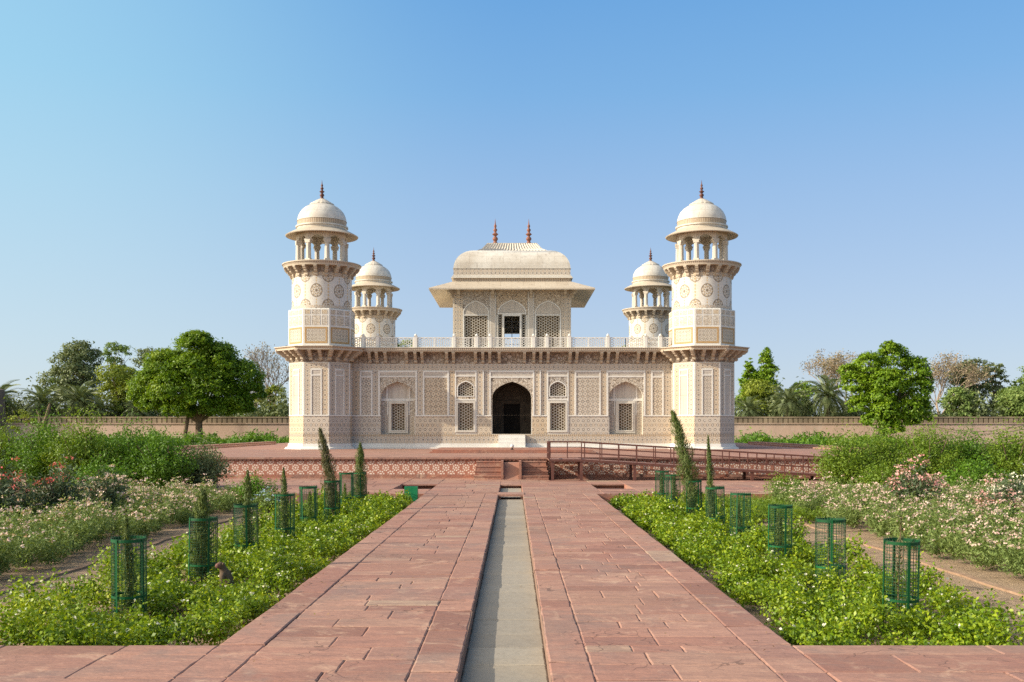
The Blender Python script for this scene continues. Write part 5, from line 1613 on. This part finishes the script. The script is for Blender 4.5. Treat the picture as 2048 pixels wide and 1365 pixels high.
# palms: one built, the others copied
pl = thing('palm_tree', 'x', 'palm tree', (0, 0, 0), 0, BT)
m = MB(); m.tube([(0, 0, -.1), (.05, 0, 2), (.02, 0, 4.6), (0, 0, 5.2)], [.42, .33, .36, .22], 8); m.build('trunk', 'bark', pl)
CC, NN, TT, LL = [], [], [], []
fm = MB()
for k in range(52):
    a = k * 2.39996; el = R(80 - 112 * (k / 52) ** .85); FL = random.uniform(3.0, 3.9)
    hd = np.array([math.cos(a), math.sin(a), 0.0]); pts = []
    p_ = np.array([0, 0, 5.2]); e_ = el
    for s_ in range(15):
        pts.append(p_.copy()); p_ = p_ + (hd * math.cos(e_) + np.array([0, 0, math.sin(e_)])) * FL / 14; e_ -= R(5.2)
    fm.tube([q[:] for q in pts[::2]], [.04, .035, .03, .025, .02, .015, .01, .006], 3)
    side = np.array([-math.sin(a), math.cos(a), 0.0])
    for s_ in np.linspace(2.2, 13.9, 34):
        i = int(s_); q = pts[i] + (pts[min(i + 1, 14)] - pts[i]) * (s_ - i); d = unit((pts[min(i + 1, 14)] - pts[max(i - 1, 0)])[None])[0]
        ll = .62 * math.sin(math.pi * (.12 + .84 * s_ / 14)) + .1
        for sg in (-1, 1):
            t = d * .75 + side * sg * .8 + np.array([0, 0, .18]); t /= np.linalg.norm(t)
            CC.append(q + t * ll / 2); TT.append(t); NN.append(np.cross(t, side * sg) + np.array([0, 0, .6])); LL.append(ll)
fm.build('frond_stalk', 'palm', pl)
leaves('crown', np.array(CC), np.array(NN), np.array(LL), .075, 'palm', pl, np.array(TT), .05)
PALM = [(-63.4, 138, 1.05, 'small palm behind the crooked tree near the ruined tower'), (-58.6, 138.4, 1.12, 'bushy palm between the ruined tower and the yellow green tree'), (-55.6, 137.6, .86, 'short palm leaning against the yellow green tree'),
        (-69.6, 138.5, 1.15, 'palm partly hidden by the ruined tower at the left edge'), (-50.4, 138, .82, 'dark palm just under the left edge of the big domed tree'),
        (37.2, 138, 1.08, 'upright palm left of the two palms beside the large bright green tree'), (42.4, 138, 1.22, 'largest palm, touching the large bright green tree'), (31.8, 138, .86, 'low dark palm nearest the right minaret')]
for i, (x, y, sc, lab) in enumerate(PALM):
    if i == 0: pl.location = (x, y, -.3); pl['label'] = lab; pl.scale = (sc, sc, sc)
    else: copy_thing(pl, (x, y, -.3), i * 1.3, lab, sc)

# dry leaves blown onto the path and into the channel
n_ = 150
lx = np.where(rng.random(n_) < .65, rng.choice([-1, 1], n_) * (2.2 - np.abs(rng.normal(0, .25, n_))), rng.uniform(-2.1, 2.1, n_)); ly = rng.uniform(6.9, 25, n_)
inch = np.abs(lx) < .33
lx = np.where(inch, rng.uniform(-.27, .27, n_), lx)
leaves('fallen_leaves', np.stack([lx, ly, np.where(inch, CZ + .012, .016)], 1), rng.normal(size=(n_, 3)) * .25 + np.array([0, 0, 1.0]), .03 * rng.uniform(.6, 1.3, n_), .016, 'litter', None, None, .3, kind='stuff')

# ------------------------------------------------------------------ the monkey among the shrubs
mk = bpy.data.meshes.new('monkey')
J = [((0, 0, .10), .085), ((-.01, .01, .22), .075), ((-.045, .0, .34), .060), ((-.075, -.01, .405), .040), ((-.105, -.015, .465), .054), ((-.155, -.045, .452), .032), ((-.172, -.055, .44), .022),
     ((-.11, -.075, .35), .034), ((-.12, -.10, .22), .026), ((-.15, -.12, .10), .020), ((-.18, -.135, .04), .016),
     ((.02, .075, .34), .034), ((-.02, .10, .22), .026), ((-.06, .09, .10), .020), ((-.09, .08, .04), .016),
     ((-.08, -.08, .12), .045), ((-.13, -.09, .20), .034), ((-.14, -.11, .05), .022), ((-.20, -.12, .02), .014),
     ((-.05, .09, .12), .045), ((-.10, .12, .20), .034), ((-.11, .12, .05), .022), ((-.17, .12, .02), .014),
     ((.10, .02, .06), .022), ((.22, .05, .04), .014), ((.32, .02, .05), .008)]
E_ = [(0, 1), (1, 2), (2, 3), (3, 4), (4, 5), (5, 6), (2, 7), (7, 8), (8, 9), (9, 10), (2, 11), (11, 12), (12, 13), (13, 14), (0, 15), (15, 16), (16, 17), (17, 18), (0, 19), (19, 20), (20, 21), (21, 22), (0, 23), (23, 24), (24, 25)]
mk.from_pydata([j[0] for j in J], E_, [])
mo = put('brown_monkey', mk)
sm = mo.modifiers.new('skin', 'SKIN'); sm.use_smooth_shade = True
for i, j in enumerate(J): mk.skin_vertices[0].data[i].radius = (j[1], j[1])
mk.skin_vertices[0].data[0].use_root = True
mo.modifiers.new('sub', 'SUBSURF').levels = 2
mo.modifiers['sub'].render_levels = 2
dg = bpy.context.evaluated_depsgraph_get()
body = bpy.data.meshes.new_from_object(mo.evaluated_get(dg)); mo.modifiers.clear(); mo.data = body; body.name = 'monkey'
g = Graph('brown monkey fur with a bare face', .85, .15)
n = g.noise(g.scaled(g.obj(), 30, 30, 12), 2.0, 4)
c = g.mix(n, (0.085, 0.058, 0.036), (0.17, 0.12, 0.078))
dd = g.node('VectorMath', {0: g.obj(), 1: (-.175, -.055, .445)}, operation='DISTANCE')
face = g.step(V(g, dd.outputs['Value']), .062, .045)
g.color(g.mix(face, c, (0.20, 0.10, 0.08))); MAT['monkey'] = g.m
body.materials.clear(); body.materials.append(MAT['monkey'])
mo.location = (-3.24, 11.9, -.33); mo.rotation_euler = (0, 0, R(35)); mo.scale = (1.0,) * 3
mo['label'] = 'small brown monkey sitting among the shrubs beside the second left tree guard'; mo['category'] = 'monkey'
for y in (-.072, -.030):
    q = MB(); q.lathe([(0, -.006), (.006, 0), (0, .006)], 8, (-.168, y), cap=False); q.T = Matrix.Identity(4)
    e_ = q.build('eye', 'black', mo); e_.location = (0.012, 0, .478)
for y in (-.078, .045):
    q = MB(); q.lathe([(0, -.018), (.012, -.008), (.015, 0), (.012, .010), (0, .018)], 8, (-.095, y), cap=False); e_ = q.build('ear', 'monkey', mo, 40); e_.location = (0, 0, .475)

# ================================================================== HAZE
HAZE = 0
if HAZE:
    m = MB(); m.box(-160, 160, -4, 215, -2.0, 20.0)
    g = Graph('thin dusty haze'); g.nt.nodes.remove(g.b)
    pv = g.node('VolumePrincipled', {'Color': (.80, .86, .95), 'Density': HAZE, 'Anisotropy': .25})
    g.nt.links.new(pv.outputs[0], g.out.inputs['Volume']); MAT['haze'] = g.m
    m.build('haze', 'haze', None, kind='stuff')

# ================================================================== SKY, SUN, CAMERA
AZ, EL = R(74.5), R(25)
sd = Vector((-math.sin(AZ) * math.cos(EL), -math.cos(AZ) * math.cos(EL), math.sin(EL)))
wd = bpy.data.worlds.new('World'); scene.world = wd; wd.use_nodes = True
nt = wd.node_tree; nt.nodes.clear()
sky = nt.nodes.new('ShaderNodeTexSky'); sky.sky_type = 'NISHITA'; sky.sun_disc = False
sky.sun_elevation = EL; sky.sun_rotation = math.atan2(sd.x, sd.y)
sky.air_density = 1.0; sky.dust_density = 0.5; sky.ozone_density = 2.5; sky.altitude = 150
bgn = nt.nodes.new('ShaderNodeBackground'); bgn.inputs[1].default_value = 0.15
wo = nt.nodes.new('ShaderNodeOutputWorld')
# the hazy dry-season sky: the Nishita sky mixed with a paler, milkier gradient by height, brighter towards the sun
def wn(t, **k):
    n = nt.nodes.new('ShaderNode' + t)
    for a, v in k.items(): setattr(n, a, v)
    return n
tc = wn('TexCoord'); sx = wn('SeparateXYZ'); nt.links.new(tc.outputs['Generated'], sx.inputs[0])
def wramp(src, stops):
    n = wn('ValToRGB'); nt.links.new(src, n.inputs[0]); cr = n.color_ramp
    while len(cr.elements) < len(stops): cr.elements.new(.5)
    for e, (p, c) in zip(cr.elements, stops): e.position = p; e.color = (*c, 1)
    return n.outputs[0]
base = wramp(sx.outputs[2], [(0.0, (.45, .52, .62)), (.04, (.43, .52, .64)), (.12, (.37, .485, .66)), (.22, (.275, .435, .67)), (.31, (.175, .385, .67)), (.40, (.12, .33, .65)), (.6, (.13, .24, .42)), (1.0, (.13, .20, .30))])
glow = wramp(sx.outputs[2], [(0.0, (.52, .60, .67)), (.04, (.50, .60, .68)), (.12, (.45, .60, .70)), (.22, (.38, .60, .73)), (.31, (.31, .58, .75)), (.40, (.28, .55, .75)), (.6, (.18, .30, .46)), (1.0, (.13, .20, .30))])
mr = wn('MapRange'); nt.links.new(sx.outputs[0], mr.inputs[0])
for k, v in ((1, .02), (2, -.47), (3, 0.0), (4, 1.0)): mr.inputs[k].default_value = v
mr.interpolation_type = 'SMOOTHSTEP'
mxc = wn('Mix', data_type='RGBA'); nt.links.new(mr.outputs[0], mxc.inputs[0]); nt.links.new(base, mxc.inputs[6]); nt.links.new(glow, mxc.inputs[7])
# bright haze round the sun
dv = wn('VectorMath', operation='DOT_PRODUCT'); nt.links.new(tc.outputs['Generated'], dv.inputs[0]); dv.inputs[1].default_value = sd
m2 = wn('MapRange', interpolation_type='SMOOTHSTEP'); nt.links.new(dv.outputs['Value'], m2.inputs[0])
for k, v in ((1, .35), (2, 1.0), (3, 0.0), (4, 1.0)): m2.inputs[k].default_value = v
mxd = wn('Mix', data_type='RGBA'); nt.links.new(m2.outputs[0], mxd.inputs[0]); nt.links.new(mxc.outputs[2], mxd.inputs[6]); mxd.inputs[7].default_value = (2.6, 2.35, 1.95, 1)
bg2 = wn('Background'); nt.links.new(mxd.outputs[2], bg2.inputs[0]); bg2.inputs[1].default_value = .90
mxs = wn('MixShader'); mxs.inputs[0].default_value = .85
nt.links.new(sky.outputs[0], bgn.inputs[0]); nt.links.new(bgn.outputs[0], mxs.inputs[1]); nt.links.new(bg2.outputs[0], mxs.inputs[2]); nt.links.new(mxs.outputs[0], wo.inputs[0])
sl = bpy.data.lights.new('sun', 'SUN'); sl.energy = 4.7; sl.angle = R(.53); sl.color = (1.0, .895, .735)
so = bpy.data.objects.new('sun', sl); COL.objects.link(so); so.rotation_euler = sd.to_track_quat('Z', 'Y').to_euler(); so.location = sd * 60

cam = bpy.data.cameras.new('camera'); cam.lens = 36; cam.sensor_width = 36; cam.sensor_fit = 'HORIZONTAL'
cam.shift_x = -.001; cam.shift_y = .0857; cam.clip_end = 5000; cam.clip_start = .05
co = bpy.data.objects.new('camera', cam); COL.objects.link(co); co.location = (.06, 0, 1.70); co.rotation_euler = (R(90), 0, 0)
scene.camera = co
scene.view_settings.view_transform = 'Standard'; scene.view_settings.look = 'None'
scene.view_settings.exposure = 0.38; scene.view_settings.gamma = 1.0
scene.cycles.use_denoising = False
scene.cycles.max_bounces = 6; scene.cycles.transparent_max_bounces = 8
